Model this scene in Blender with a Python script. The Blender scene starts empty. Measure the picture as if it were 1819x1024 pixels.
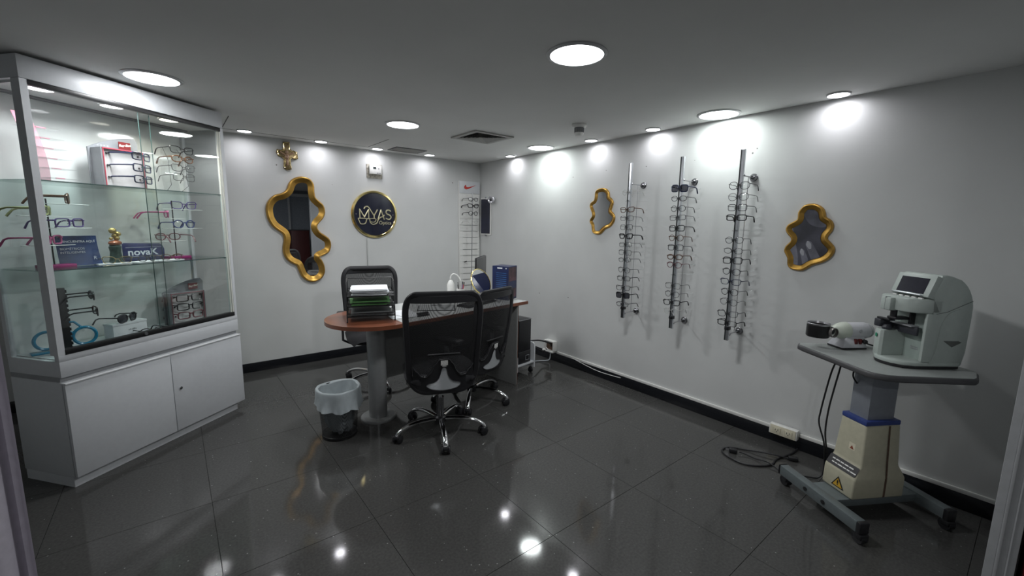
import bpy, bmesh, math, random
from mathutils import Vector, Matrix
random.seed(7)
PI = math.pi
C = bpy.context.scene.collection
SC = bpy.context.scene

# ------------------------------------------------------------------ camera, world, exposure
def make_camera():
    f = 756.99; yaw, pitch, roll = 0.67321, 0.145634, 0.0165347
    cy, sy, cp, sp = math.cos(yaw), math.sin(yaw), math.cos(pitch), math.sin(pitch)
    F = Vector((sy*cp, cy*cp, -sp)); R = Vector((cy, -sy, 0)); U = R.cross(F)
    cr, sr = math.cos(roll), math.sin(roll)
    R2 = R*cr + U*sr; U2 = -R*sr + U*cr
    cam = bpy.data.cameras.new('camera'); cam.sensor_width = 36; cam.lens = f/1819*36
    cam.clip_start = 0.02
    o = bpy.data.objects.new('camera', cam); C.objects.link(o)
    M = Matrix((R2, U2, -F)).transposed().to_4x4(); M.translation = Vector((-3.1288, -4.6119, 1.4302))
    o.matrix_world = M; SC.camera = o
make_camera()
SC.view_settings.view_transform = 'Standard'
SC.view_settings.look = 'None'
SC.view_settings.gamma = 1
SC.view_settings.use_curve_mapping = False
SC.view_settings.exposure = 0.0
w = bpy.data.worlds.new('world'); SC.world = w; w.use_nodes = True
w.node_tree.nodes['Background'].inputs[0].default_value = (.5, .55, .6, 1)
w.node_tree.nodes['Background'].inputs[1].default_value = 0.02
PANEL_W, SPOT_W, CASE_W = 11.5, .85, 2.4        # watts of the big downlights, the small ones, the cabinet's
H = 2.2

# ------------------------------------------------------------------ materials
MATS = {}
def mat(name, col, rough=.5, metal=0., spec=.5, noise=0., nscale=40., bump=0., coat=0., emit=0., alpha=None, trans=0., aniso=False):
    if name in MATS: return MATS[name]
    m = bpy.data.materials.new(name); m.use_nodes = True; nt = m.node_tree; b = nt.nodes['Principled BSDF']
    b.inputs['Base Color'].default_value = (*col, 1); b.inputs['Roughness'].default_value = rough
    b.inputs['Metallic'].default_value = metal; b.inputs['Specular IOR Level'].default_value = spec
    if coat: b.inputs['Coat Weight'].default_value = coat; b.inputs['Coat Roughness'].default_value = .06
    if emit:
        b.inputs['Emission Color'].default_value = (*col, 1); b.inputs['Emission Strength'].default_value = emit
    if trans: b.inputs['Transmission Weight'].default_value = trans
    if alpha is not None: b.inputs['Alpha'].default_value = alpha
    if noise or bump:
        tc = nt.nodes.new('ShaderNodeTexCoord'); n = nt.nodes.new('ShaderNodeTexNoise')
        n.inputs['Scale'].default_value = nscale; n.inputs['Detail'].default_value = 4
        nt.links.new(tc.outputs['Object'], n.inputs['Vector'])
        if noise:
            r = nt.nodes.new('ShaderNodeValToRGB')
            r.color_ramp.elements[0].position = .3; r.color_ramp.elements[1].position = .7
            r.color_ramp.elements[0].color = (*[max(0, c*(1-noise)) for c in col], 1)
            r.color_ramp.elements[1].color = (*[min(1, c*(1+noise)) for c in col], 1)
            nt.links.new(n.outputs['Fac'], r.inputs['Fac']); nt.links.new(r.outputs['Color'], b.inputs['Base Color'])
        if bump:
            bp = nt.nodes.new('ShaderNodeBump'); bp.inputs['Strength'].default_value = bump; bp.inputs['Distance'].default_value = .004
            nt.links.new(n.outputs['Fac'], bp.inputs['Height']); nt.links.new(bp.outputs['Normal'], b.inputs['Normal'])
    MATS[name] = m; return m

def glass_mat(name, tint=(.965, .98, .975), ior=1.45, dark=0.):
    if name in MATS: return MATS[name]
    m = bpy.data.materials.new(name); m.use_nodes = True; nt = m.node_tree; nt.nodes.clear()
    out = nt.nodes.new('ShaderNodeOutputMaterial'); mix = nt.nodes.new('ShaderNodeMixShader')
    tr = nt.nodes.new('ShaderNodeBsdfTransparent'); gl = nt.nodes.new('ShaderNodeBsdfGlossy'); fr = nt.nodes.new('ShaderNodeFresnel')
    tr.inputs[0].default_value = (*tint, 1); gl.inputs['Roughness'].default_value = 0.01; 
    ge = nt.nodes.new('ShaderNodeNewGeometry'); mi = nt.nodes.new('ShaderNodeMapRange')      # same reflectance on both skins of a thin pane
    mi.inputs['To Min'].default_value = ior; mi.inputs['To Max'].default_value = 1/ior
    nt.links.new(ge.outputs['Backfacing'], mi.inputs['Value']); nt.links.new(mi.outputs[0], fr.inputs['IOR'])
    nt.links.new(fr.outputs[0], mix.inputs[0]); nt.links.new(tr.outputs[0], mix.inputs[1]); nt.links.new(gl.outputs[0], mix.inputs[2])
    nt.links.new(mix.outputs[0], out.inputs[0]); MATS[name] = m; return m

def weave_mat(name, col, hole=.4, scale=900., rough=.6):
    """woven mesh: threads with real see-through holes, procedural checker of two wave bands"""
    if name in MATS: return MATS[name]
    m = bpy.data.materials.new(name); m.use_nodes = True; nt = m.node_tree; b = nt.nodes['Principled BSDF']
    b.inputs['Base Color'].default_value = (*col, 1); b.inputs['Roughness'].default_value = rough
    tr = nt.nodes.new('ShaderNodeBsdfTransparent'); mix = nt.nodes.new('ShaderNodeMixShader')
    tc = nt.nodes.new('ShaderNodeTexCoord'); vo = nt.nodes.new('ShaderNodeTexVoronoi'); vo.inputs['Scale'].default_value = scale
    vo.inputs['Randomness'].default_value = 0.0
    mr = nt.nodes.new('ShaderNodeMapRange'); mr.inputs['From Min'].default_value = .25; mr.inputs['From Max'].default_value = .65
    mr.inputs['To Min'].default_value = min(1, hole*1.6); mr.inputs['To Max'].default_value = hole*.3
    nt.links.new(tc.outputs['Object'], vo.inputs['Vector']); nt.links.new(vo.outputs['Distance'], mr.inputs['Value'])
    nt.links.new(mr.outputs[0], mix.inputs[0]); nt.links.new(b.outputs[0], mix.inputs[1]); nt.links.new(tr.outputs[0], mix.inputs[2])
    nt.links.new(mix.outputs[0], nt.nodes['Material Output'].inputs[0]); MATS[name] = m; return m

def floor_mat():
    m = bpy.data.materials.new('polished_porcelain'); m.use_nodes = True; nt = m.node_tree; b = nt.nodes['Principled BSDF']
    tc = nt.nodes.new('ShaderNodeTexCoord'); geo = nt.nodes.new('ShaderNodeNewGeometry')
    n = nt.nodes.new('ShaderNodeTexNoise'); n.inputs['Scale'].default_value = 90; n.inputs['Detail'].default_value = 5
    v = nt.nodes.new('ShaderNodeTexVoronoi'); v.inputs['Scale'].default_value = 34
    n2 = nt.nodes.new('ShaderNodeTexNoise'); n2.inputs['Scale'].default_value = 5; n2.inputs['Detail'].default_value = 2
    for q in (n, v, n2): nt.links.new(geo.outputs['Position'], q.inputs['Vector'])
    r = nt.nodes.new('ShaderNodeValToRGB'); r.color_ramp.elements[0].position = .35; r.color_ramp.elements[1].position = .7
    r.color_ramp.elements[0].color = (.052, .052, .050, 1); r.color_ramp.elements[1].color = (.070, .069, .066, 1)
    nt.links.new(n.outputs['Fac'], r.inputs['Fac'])
    lt = nt.nodes.new('ShaderNodeMath'); lt.operation = 'LESS_THAN'; lt.inputs[1].default_value = .10
    nt.links.new(v.outputs['Distance'], lt.inputs[0])
    # only a share of the cells hold a speck
    sep = nt.nodes.new('ShaderNodeSeparateColor'); nt.links.new(v.outputs['Color'], sep.inputs[0])
    g = nt.nodes.new('ShaderNodeMath'); g.operation = 'GREATER_THAN'; g.inputs[1].default_value = .78; nt.links.new(sep.outputs[0], g.inputs[0])
    mu = nt.nodes.new('ShaderNodeMath'); mu.operation = 'MULTIPLY'; nt.links.new(lt.outputs[0], mu.inputs[0]); nt.links.new(g.outputs[0], mu.inputs[1])
    mx = nt.nodes.new('ShaderNodeMix'); mx.data_type = 'RGBA'; nt.links.new(mu.outputs[0], mx.inputs[0]); nt.links.new(r.outputs['Color'], mx.inputs[6])
    mx.inputs[7].default_value = (.21, .21, .205, 1)
    nt.links.new(mx.outputs[2], b.inputs['Base Color'])
    b.inputs['Roughness'].default_value = .075; b.inputs['Specular IOR Level'].default_value = .38
    MATS['floor'] = m; return m

WALL = mat('wall_paint', (.61, .62, .61), .85, noise=.03, nscale=3, bump=.12)
CEIL = mat('ceiling_paint', (.71, .715, .70), .9, noise=.03, nscale=2, bump=.1)
WHITE = mat('white_laminate', (.62, .64, .66), .35, noise=.02)
WHITEP = mat('white_plastic', (.75, .75, .72), .4, noise=.02)
CREAM = mat('cream_plastic', (.68, .64, .50), .45, noise=.03)
BLACKP = mat('black_plastic', (.014, .014, .016), .4, noise=.1)
BLACKM = mat('black_metal', (.012, .012, .013), .35, noise=.1)
FABRIC = mat('black_fabric', (.012, .012, .014), .9, noise=.2, nscale=300, bump=.3)
CHROME = mat('chrome', (.78, .78, .8), .08, 1.)
STEEL = mat('brushed_steel', (.5, .5, .52), .3, 1., noise=.08, nscale=60)
ALU = mat('aluminium', (.62, .64, .67), .28, 1.)
GREYP = mat('grey_plastic', (.28, .29, .30), .5, noise=.04)
GOLD = mat('gold_paint', (.50, .29, .065), .34, .85, noise=.22, nscale=14)
BRASS = mat('polished_brass', (.80, .66, .30), .16, 1.)
MIRROR = mat('mirror_silver', (.86, .87, .88), .0, 1.)
GLASS = glass_mat('pane_glass'); LENS = glass_mat('clear_lens', (.96, .97, .97), 1.5)
SUNLENS = glass_mat('dark_lens', (.12, .12, .14), 1.5)
SHELFGL = glass_mat('shelf_glass', (.86, .94, .92), 1.5)
EDGEGL = mat('green_glass_edge', (.05, .10, .09), .35)
ACRYL = glass_mat('clear_acrylic', (.95, .96, .96), 1.6)
PAPER = mat('white_paper', (.80, .82, .84), .8, noise=.02)
BASEB = mat('black_ceramic', (.010, .011, .014), .25, noise=.1)

# ------------------------------------------------------------------ mesh helpers
class B:
    def __init__(s): s.b = bmesh.new()
    def _fin(s, vs, M):
        if M is not None: bmesh.ops.transform(s.b, matrix=M, verts=vs)
    def box(s, x0, x1, y0, y1, z0, z1, bev=0., seg=2, M=None):
        r = bmesh.ops.create_cube(s.b, size=1.); vs = r['verts']
        for v in vs:
            v.co = Vector(((x0+x1)/2+v.co.x*(x1-x0), (y0+y1)/2+v.co.y*(y1-y0), (z0+z1)/2+v.co.z*(z1-z0)))
        if bev:
            es = list({e for v in vs for e in v.link_edges})
            r = bmesh.ops.bevel(s.b, geom=es, offset=bev, segments=seg, affect='EDGES', profile=.5)
            vs = list({v for f in r['faces'] for v in f.verts} | {v for v in vs if v.is_valid})
        s._fin(vs, M); return s
    def tube(s, pts, r, seg=8, closed=False, cap=True, flat=None):
        """swept tube; r a number or list; flat=(a,b) scales the section along normal / binormal"""
        P = [Vector(p) for p in pts]; n = len(P); rings = []
        up = None
        for i in range(n):
            if closed: t = P[(i+1) % n]-P[i-1]
            else: t = P[min(i+1, n-1)]-P[max(i-1, 0)]
            if t.length < 1e-9: t = Vector((0, 0, 1))
            t.normalize()
            if up is None:
                up = Vector((0, 0, 1)) if abs(t.z) < .9 else Vector((0, 1, 0))
                if closed:
                    nrm = Vector((0, 0, 0))
                    for k in range(n): nrm += P[k].cross(P[(k+1) % n])
                    if nrm.length > 1e-9: up = nrm.normalized()
            a = (up - t*up.dot(t))
            if a.length < 1e-6: a = t.orthogonal()
            a.normalize()
            if not closed: up = a
            b_ = t.cross(a); rr = r[i] if isinstance(r, (list, tuple)) else r
            fa, fb = flat or (1, 1)
            rings.append([s.b.verts.new(P[i]+a*math.cos(2*PI*k/seg)*rr*fa+b_*math.sin(2*PI*k/seg)*rr*fb) for k in range(seg)])
        m = n if closed else n-1
        for i in range(m):
            A, D = rings[i], rings[(i+1) % n]
            for k in range(seg): s.b.faces.new((A[k], A[(k+1) % seg], D[(k+1) % seg], D[k]))
        if not closed and cap:
            s.b.faces.new(list(reversed(rings[0]))); s.b.faces.new(rings[-1])
        return s
    def cyl(s, p0, p1, r0, r1=None, seg=24):
        return s.tube([p0, p1], [r0, r0 if r1 is None else r1], seg)
    def lathe(s, prof, seg=32, M=None, cap=True):
        rings = []; vs = []
        for (r, z) in prof:
            ring = [s.b.verts.new((r*math.cos(2*PI*k/seg), r*math.sin(2*PI*k/seg), z)) for k in range(seg)]; rings.append(ring); vs += ring
        for A, D in zip(rings, rings[1:]):
            for k in range(seg): s.b.faces.new((A[k], A[(k+1) % seg], D[(k+1) % seg], D[k]))
        if cap:
            if prof[0][0] > 1e-5: s.b.faces.new(list(reversed(rings[0])))
            if prof[-1][0] > 1e-5: s.b.faces.new(rings[-1])
        s._fin(vs, M); return s
    def prism(s, poly, z0, z1, M=None, bev=0.):
        lo = [s.b.verts.new((x, y, z0)) for x, y in poly]; hi = [s.b.verts.new((x, y, z1)) for x, y in poly]
        n = len(poly); fs = [s.b.faces.new(list(reversed(lo))), s.b.faces.new(hi)]
        for i in range(n): fs.append(s.b.faces.new((lo[i], lo[(i+1) % n], hi[(i+1) % n], hi[i])))
        vs = lo+hi
        if bev:
            es = list(fs[0].edges)+list(fs[1].edges)
            r = bmesh.ops.bevel(s.b, geom=es, offset=bev, segments=2, affect='EDGES', profile=.5)
            vs = list({v for f in r['faces'] for v in f.verts} | {v for v in vs if v.is_valid})
        s._fin(vs, M); return s
    def grid(s, nu, nv, fn, thick=0., M=None):
        """fn(u,v)->Vector for u,v in 0..1; thick gives a second skin along y"""
        def layer(off):
            return [[s.b.verts.new(Vector(fn(i/nu, j/nv))+Vector(off)) for j in range(nv+1)] for i in range(nu+1)]
        L = layer((0, 0, 0)); vs = [v for r in L for v in r]
        for i in range(nu):
            for j in range(nv): s.b.faces.new((L[i][j], L[i+1][j], L[i+1][j+1], L[i][j+1]))
        if thick:
            K = layer((0, thick, 0)); vs += [v for r in K for v in r]
            for i in range(nu):
                for j in range(nv): s.b.faces.new((K[i][j], K[i][j+1], K[i+1][j+1], K[i+1][j]))
            for i in range(nu):
                s.b.faces.new((L[i+1][0], L[i][0], K[i][0], K[i+1][0])); s.b.faces.new((L[i][nv], L[i+1][nv], K[i+1][nv], K[i][nv]))
            for j in range(nv):
                s.b.faces.new((L[0][j], L[0][j+1], K[0][j+1], K[0][j])); s.b.faces.new((L[nu][j+1], L[nu][j], K[nu][j], K[nu][j+1]))
        s._fin(vs, M); return s
    def ball(s, c, r, seg=16, sc=(1, 1, 1)):
        M = Matrix.Translation(c) @ Matrix.Diagonal((*sc, 1))
        bmesh.ops.create_uvsphere(s.b, u_segments=seg, v_segments=max(6, seg//2), radius=r, matrix=M); return s
    def ngon(s, pts):
        s.b.faces.new([s.b.verts.new(p) for p in pts]); return s
    def obj(s, name, m, parent=None, smooth=True, label=None, angle=35):
        me = bpy.data.meshes.new(name)
        bmesh.ops.recalc_face_normals(s.b, faces=s.b.faces)
        if smooth:
            lim = math.radians(angle)
            for f in s.b.faces: f.smooth = True
            for e in s.b.edges:
                if len(e.link_faces) == 2 and e.calc_face_angle(0) > lim: e.smooth = False
        s.b.to_mesh(me); s.b.free()
        me.materials.append(m)
        o = bpy.data.objects.new(name, me); C.objects.link(o)
        if parent: o.parent = parent
        if label: o['label'] = label
        return o

def RZ(a): return Matrix.Rotation(a, 4, 'Z')
def RX(a): return Matrix.Rotation(a, 4, 'X')
def RY(a): return Matrix.Rotation(a, 4, 'Y')
def T(x, y, z): return Matrix.Translation((x, y, z))

def thing(name, label, cat, loc=(0, 0, 0), rz=0., group=None, M=None):
    o = bpy.data.objects.new(name, None); C.objects.link(o); o.empty_display_size = .05
    if M is not None: o.matrix_world = M
    else: o.location = loc; o.rotation_euler = (0, 0, rz)
    o['label'] = label; o['category'] = cat
    if group: o['group'] = group
    return o
def tag(o, label, cat, group=None, loc=None, rz=0.):
    o['label'] = label; o['category'] = cat
    if group: o['group'] = group
    if loc is not None: o.location = loc; o.rotation_euler = (0, 0, rz)
    return o
def struct(o):
    o['kind'] = 'structure'; return o
def copy_tree(o, parent=None):
    c = o.copy(); C.objects.link(c); c.parent = parent
    for ch in list(o.children): copy_tree(ch, c)
    return c
def text_obj(name, s, size, m, parent, M, depth=.0006, shear=0., bold=False, align='CENTER', space=1.0, label=None):
    cu = bpy.data.curves.new(name, 'FONT'); cu.body = s; cu.size = size; cu.extrude = depth; cu.align_x = align; cu.align_y = 'CENTER'
    cu.shear = shear; cu.space_character = space; cu.resolution_u = 3
    if bold: cu.offset = size*.018
    t = bpy.data.objects.new(name+'_tmp', cu); C.objects.link(t)
    dg = bpy.context.evaluated_depsgraph_get(); me = bpy.data.meshes.new_from_object(t.evaluated_get(dg))
    bpy.data.objects.remove(t); bpy.data.curves.remove(cu)
    me.transform(M); me.name = name; me.materials.clear(); me.materials.append(m)
    o = bpy.data.objects.new(name, me); C.objects.link(o); o.parent = parent
    if label: o['label'] = label
    return o
def smooth_closed(pts, n=4):
    out = []; N = len(pts)
    for i in range(N):
        p0, p1, p2, p3 = (Vector(pts[(i+k-1) % N]) for k in range(4))
        for j in range(n):
            t = j/n
            out.append(.5*((2*p1)+(p2-p0)*t+(2*p0-5*p1+4*p2-p3)*t*t+(3*p1-p0-3*p2+p3)*t**3))
    return out
def smooth_open(pts, n=6):
    P = [Vector(p) for p in pts]; P = [P[0]]+P+[P[-1]]; out = []
    for i in range(1, len(P)-2):
        p0, p1, p2, p3 = P[i-1:i+3]
        for j in range(n):
            t = j/n
            out.append(.5*((2*p1)+(p2-p0)*t+(2*p0-5*p1+4*p2-p3)*t*t+(3*p1-p0-3*p2+p3)*t**3))
    out.append(P[-2]); return out
UPR = RX(PI/2)       # stands an xy drawing upright in the xz plane, facing -y
ORD = ['topmost', 'second from the top', 'third from the top', 'fourth from the top', 'fifth from the top', 'sixth from the top', 'seventh from the top',
       'eighth from the top', 'ninth from the top', 'tenth from the top', 'fourth from the bottom', 'third from the bottom', 'second from the bottom', 'lowest']

# ------------------------------------------------------------------ room shell
XL, YR = -4.7, -7.2
def room():
    fl = struct(B().box(XL-.1, .1, YR-.1, .1, -.12, -.012).obj('floor', mat('grout', (.045, .045, .045), .8, noise=.1)))
    fm = floor_mat(); P = .615; x0, y0 = -1.84-P*5, -3.335-P*7; g = .0008; proto = None
    for i in range(9):
        for j in range(14):
            a, b = max(x0+i*P+g, XL), min(x0+(i+1)*P-g, 0); c, d = max(y0+j*P+g, YR), min(y0+(j+1)*P-g, 0)
            if b-a < .02 or d-c < .02: continue
            full = abs((b-a)-(P-2*g)) < 1e-4 and abs((d-c)-(P-2*g)) < 1e-4
            if full and proto:
                t = proto.copy(); C.objects.link(t)
            else:
                cx, cy = (a+b)/2, (c+d)/2
                t = B().box(a-cx, b-cx, c-cy, d-cy, -.012, 0, bev=.0006, seg=1).obj('tile', fm, fl, smooth=False)
                if full: proto = t
            t.location = ((a+b)/2, (c+d)/2, 0)
    struct(B().box(XL-.1, .1, YR-.1, .1, H, H+.1).obj('ceiling', CEIL))
    struct(B().box(XL, 0, 0, .1, 0, H).obj('wall_back', WALL))
    struct(B().box(0, .1, YR, .1, 0, H).obj('wall_right', WALL))
    struct(B().box(XL-.1, XL, YR, .1, 0, H).obj('wall_left', WALL))
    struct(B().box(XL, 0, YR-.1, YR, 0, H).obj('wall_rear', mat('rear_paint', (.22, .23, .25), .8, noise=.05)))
    struct(B().box(-.92, 0, -4.668, -4.607, 0, H).obj('wall_front', mat('partition_paint', (.36, .37, .38), .8, noise=.03)))
    DJ = mat('jamb_paint', (.40, .41, .42), .5, noise=.05)
    struct(B().box(-.935, -.918, -4.674, -4.603, 0, H, bev=.002).obj('trim_1', DJ))
    struct(B().box(-.943, -.9345, -4.636, -4.627, 0, H, bev=.002).box(-.939, -.9345, -4.656, -4.652, 0, H).obj('trim_2', mat('jamb_bead', (.42, .43, .44), .4, noise=.03)))
    struct(B().box(XL, -.012, -.012, -.0005, 0, .088, bev=.002).obj('baseboard_back', BASEB))
    struct(B().box(-.012, -.0005, -4.6, -.012, 0, .088, bev=.002).obj('baseboard_right', BASEB))
    # white cable raceway above the right baseboard
    struct(B().box(-.014, -.0005, -4.6, -3.745, .0885, .112, bev=.003).box(-.014, -.0005, -3.575, -1.49, .0885, .112, bev=.003).obj('trim_3', WHITEP))
    # seams of the ceiling access panel
    SE = mat('seam_dark', (.06, .06, .06), .8, noise=.1)
    struct(B().box(-2.727, -1.487, -.158, -.152, H-.0015, H).box(-2.730, -2.724, -.7, -.155, H-.0015, H).box(-1.489, -1.483, -.69, -.155, H-.0015, H).obj('trim_4', SE))
    # rear of the shop, seen only in the mirrors
    wf = mat('rear_frame', (.55, .56, .58), .4, noise=.03); dk = mat('rear_dark', (.02, .022, .03), .3, noise=.1)
    d = struct(B().box(-1.25, -.35, YR+.005, YR+.03, .02, 2.05).obj('door_1', mat('rear_glass', (.30, .33, .37), .15, noise=.1)))
    B().box(-1.3, -1.25, YR+.005, YR+.06, 0, 2.1).box(-.35, -.3, YR+.005, YR+.06, 0, 2.1).box(-1.3, -.3, YR+.005, YR+.06, 2.05, 2.12).box(-.83, -.79, YR+.03, YR+.06, .0, 2.05).obj('door_frame', wf, d)
room()

def rear_things():
    c = thing('storage_cupboard', 'dark cupboard standing by the rear wall, seen in the gold mirror', 'cupboard', (-.95, -6.6, 0))
    B().box(-.4, .4, -.25, .2, 0, 1.25, bev=.01).obj('body', mat('rear_black', (.05, .05, .055), .4, noise=.1), c)
    B().box(-.39, -.005, .2, .215, .02, 1.23, bev=.003).obj('door', mat('rear_maroon', (.09, .02, .02), .5, noise=.1), c)
    B().box(.005, .39, .2, .215, .02, 1.23, bev=.003).obj('door', MATS['rear_maroon'], c)
    r = thing('storage_box', 'dark red box with a pale lid on the floor beyond the right doorway', 'box', (-.55, -4.90, 0))
    B().box(-.25, .2, -.2, .205, 0, .30, bev=.004).obj('body', mat('dark_red', (.22, .015, .02), .6, noise=.1), r)
    B().box(-.255, .205, -.205, .210, .30, .33, bev=.006).obj('lid', CREAM, r)
    # monochrome poster on the left wall, reflected in the right-hand gold mirror
    p = thing('wall_poster', 'monochrome poster on the left wall, reflected in the right gold mirror', 'poster', (XL+.004, -2.26, 1.35))
    B().box(0, .012, -.45, .45, -.65, .65).obj('sheet', mat('poster_dark', (.07, .07, .09), .5, noise=.7, nscale=2.2), p)
    pale = mat('poster_pale', (.50, .50, .54), .6, noise=.12, nscale=12); gr = mat('poster_grey', (.20, .20, .24), .6, noise=.35, nscale=5)
    def blob(pts, r, m, x):
        q = smooth_open([(x, y, z) for y, z in pts], 5); rr = [v.x for v in smooth_open([(w_, 0, 0) for w_ in r], 5)]
        b = B(); b.tube([v for v in q], rr, 20); b.ball(q[0], rr[0], 20); b.ball(q[-1], rr[-1], 20)
        for v in b.b.verts: v.co.x = x+(v.co.x-x)*.02
        return b.obj('print_shape', m, p)
    blob([(.0, -.13), (-.05, -.23), (-.12, -.37), (-.2, -.5)], [.045, .055, .062, .07], gr, .0135)
    blob([(.015, -.10), (0, -.14), (-.02, -.19)], [.018, .034, .02], pale, .0160)
    blob([(.08, -.25), (.04, -.35), (.0, -.5)], [.034, .042, .05], gr, .0135)
    blob([(.09, -.22), (.08, -.26), (.065, -.30)], [.014, .026, .016], pale, .0160)
    blob([(.06, .34), (-.04, .28), (-.16, .26), (-.26, .30)], [.06, .12, .13, .09], gr, .0135)
    blob([(.26, .1), (.24, -.1), (.2, -.35), (.2, -.6)], [.02, .05, .07, .08], gr, .0135)
rear_things()

# ------------------------------------------------------------------ ceiling fittings and their light
def disc_lamp(x, y, r, watts, label, group, z=H, spread=180, cat='ceiling light', name='ceiling_downlight', col=(.96, .975, 1.), glow=9.):
    t = thing(name, label, cat, (x, y, z), 0, group)
    B().lathe([(r*1.14, 0), (r*1.14, -.004), (r*1.06, -.009), (r, -.009), (r, -.004), (r*.99, -.004)], 40, cap=False).obj('ring', mat('lamp_ring', (.55, .56, .57), .35, noise=.02), t)
    B().lathe([(.0001, -.0055), (r*.6, -.006), (r, -.0055), (r, -.003)], 40, cap=False).obj('diffuser', mat('lamp_glow_%d' % int(glow*10), col, .5, emit=glow), t)
    L = bpy.data.lights.new('lamp_light', 'AREA'); L.shape = 'DISK'; L.size = r*1.9; L.energy = watts; L.color = col; L.spread = math.radians(spread)
    lo = bpy.data.objects.new('lamp_light', L); C.objects.link(lo); lo.parent = t; lo.location = (0, 0, -.012)
    return t
def lamps():
    big = 'round LED downlights in the ceiling'
    for x, y, lab in ((-3.143, -1.439, 'large round ceiling light nearest the glass cabinet'), (-1.634, -3.178, 'large round ceiling light nearest the camera, top centre'),
                      (-1.642, -1.344, 'large round ceiling light left of the square air vent, in front of the sign'), (-.199, -1.357, 'large round ceiling light close to the far corner of the right wall'),
                      (-.16, -3.103, 'large round ceiling light above the tallest right eyewear rack')):
        disc_lamp(x, y, .12, PANEL_W*(.42 if x < -3 else .36 if x > -.3 else 1.25), lab, big, col=(.92, 1., .98) if x > -.3 else (.96, .975, 1.))
    sm = 'small downlights along the walls'
    for x, y, lab in ((-2.567, -.187, 'small downlight by the back wall next to the cabinet'), (-1.936, -.145, 'small downlight just right of the wall cross'),
                      (-1.381, -.137, 'small downlight above the thermostat'), (-.794, -.165, 'small downlight right of the slim ceiling grille'),
                      (-.094, -.742, 'small downlight on the right wall nearest the far corner'), (-.114, -1.935, 'small downlight beside the smoke detector'),
                      (-.101, -2.558, 'small downlight above the left eyewear rack'), (-.099, -3.757, 'small downlight farthest right, above the instrument table')):
        disc_lamp(x, y, .052, SPOT_W, lab, sm, spread=168, name='spot_downlight', glow=14., col=(.95, .94, 1.))
lamps()

def rear_lamps():
    for x, y, lab in ((-3.55, -5.5, 'round ceiling light behind the camera on the curtain side'),):
        disc_lamp(x, y, .12, 16.0, lab, None)
rear_lamps()

def ceiling_fittings():
    a = math.radians(0)
    v = thing('air_vent', 'square four-way air diffuser in the ceiling', 'vent', (-.915, -1.38, H), 0)
    VM = mat('vent_metal', (.40, .40, .38), .5, noise=.05); DKV = mat('vent_dark', (.02, .02, .02), .8, noise=.1)
    o = B()
    for k, (s0, s1, z0, z1) in enumerate(((.20, .165, -.012, -.004),)):
        pass
    def ringq(b, s0, s1, z0, z1):
        q = [[b.b.verts.new((sx*s, sy*s, z)) for sx, sy in ((-1, -1), (1, -1), (1, 1), (-1, 1))] for s, z in ((s0, z0), (s1, z1))]
        for i in range(4): b.b.faces.new((q[0][i], q[0][(i+1) % 4], q[1][(i+1) % 4], q[1][i]))
    b = B(); ringq(b, .20, .20, -.002, -.012); ringq(b, .20, .165, -.012, -.012); ringq(b, .165, .15, -.012, 0.); b.obj('frame', VM, v, smooth=False)
    B().box(-.165, .165, -.165, .165, -.002, -.0005).obj('backing', DKV, v)
    for s in (.142, .115, .088, .061, .034):
        b = B(); ringq(b, s+.009, s-.010, -.014, -.003); ringq(b, s+.0095, s-.0095, -.0145, -.0035); b.obj('louver', VM, v, smooth=False)
    g = thing('linear_vent', 'slim slotted air grille in the ceiling beside the back wall', 'vent', (-1.11, -.26, H), 0)
    B().box(-.17, .17, -.13, -.115, -.008, 0).box(-.17, .17, .085, .1, -.008, 0).box(-.17, -.155, -.115, .085, -.008, 0).box(.155, .17, -.115, .085, -.008, 0).obj('frame', mat('vent_dark_frame', (.13, .13, .13), .5, noise=.05), g)
    B().box(-.155, .155, -.115, .085, -.001, 0).obj('backing', DKV, g)
    for i in range(16):
        x = -.145+i*.0193
        B().box(x-.0035, x+.0035, -.115, .085, -.007, -.002).obj('slat', VM, g)
    s = thing('smoke_detector', 'white domed smoke detector on the ceiling near the right wall', 'smoke detector', (-.632, -2.27, H))
    B().lathe([(.056, 0), (.058, -.012), (.05, -.022), (.036, -.026)], 32).obj('base', WHITEP, s)
    B().lathe([(.034, -.026), (.034, -.062), (.031, -.062), (.031, -.026)], 32, cap=False).obj('sensor_cage', mat('detector_grey', (.2, .2, .2), .5, noise=.1), s)
    B().lathe([(.036, -.062), (.036, -.072), (.028, -.086), (.0001, -.09)], 32).obj('cap', WHITEP, s)
    for k in range(14):
        q = 2*PI*k/14; B().box(-.0025, .0025, .0335, .037, -.062, -.026, M=RZ(q)).obj('cage_bar', GREYP, s)
ceiling_fittings()

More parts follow.
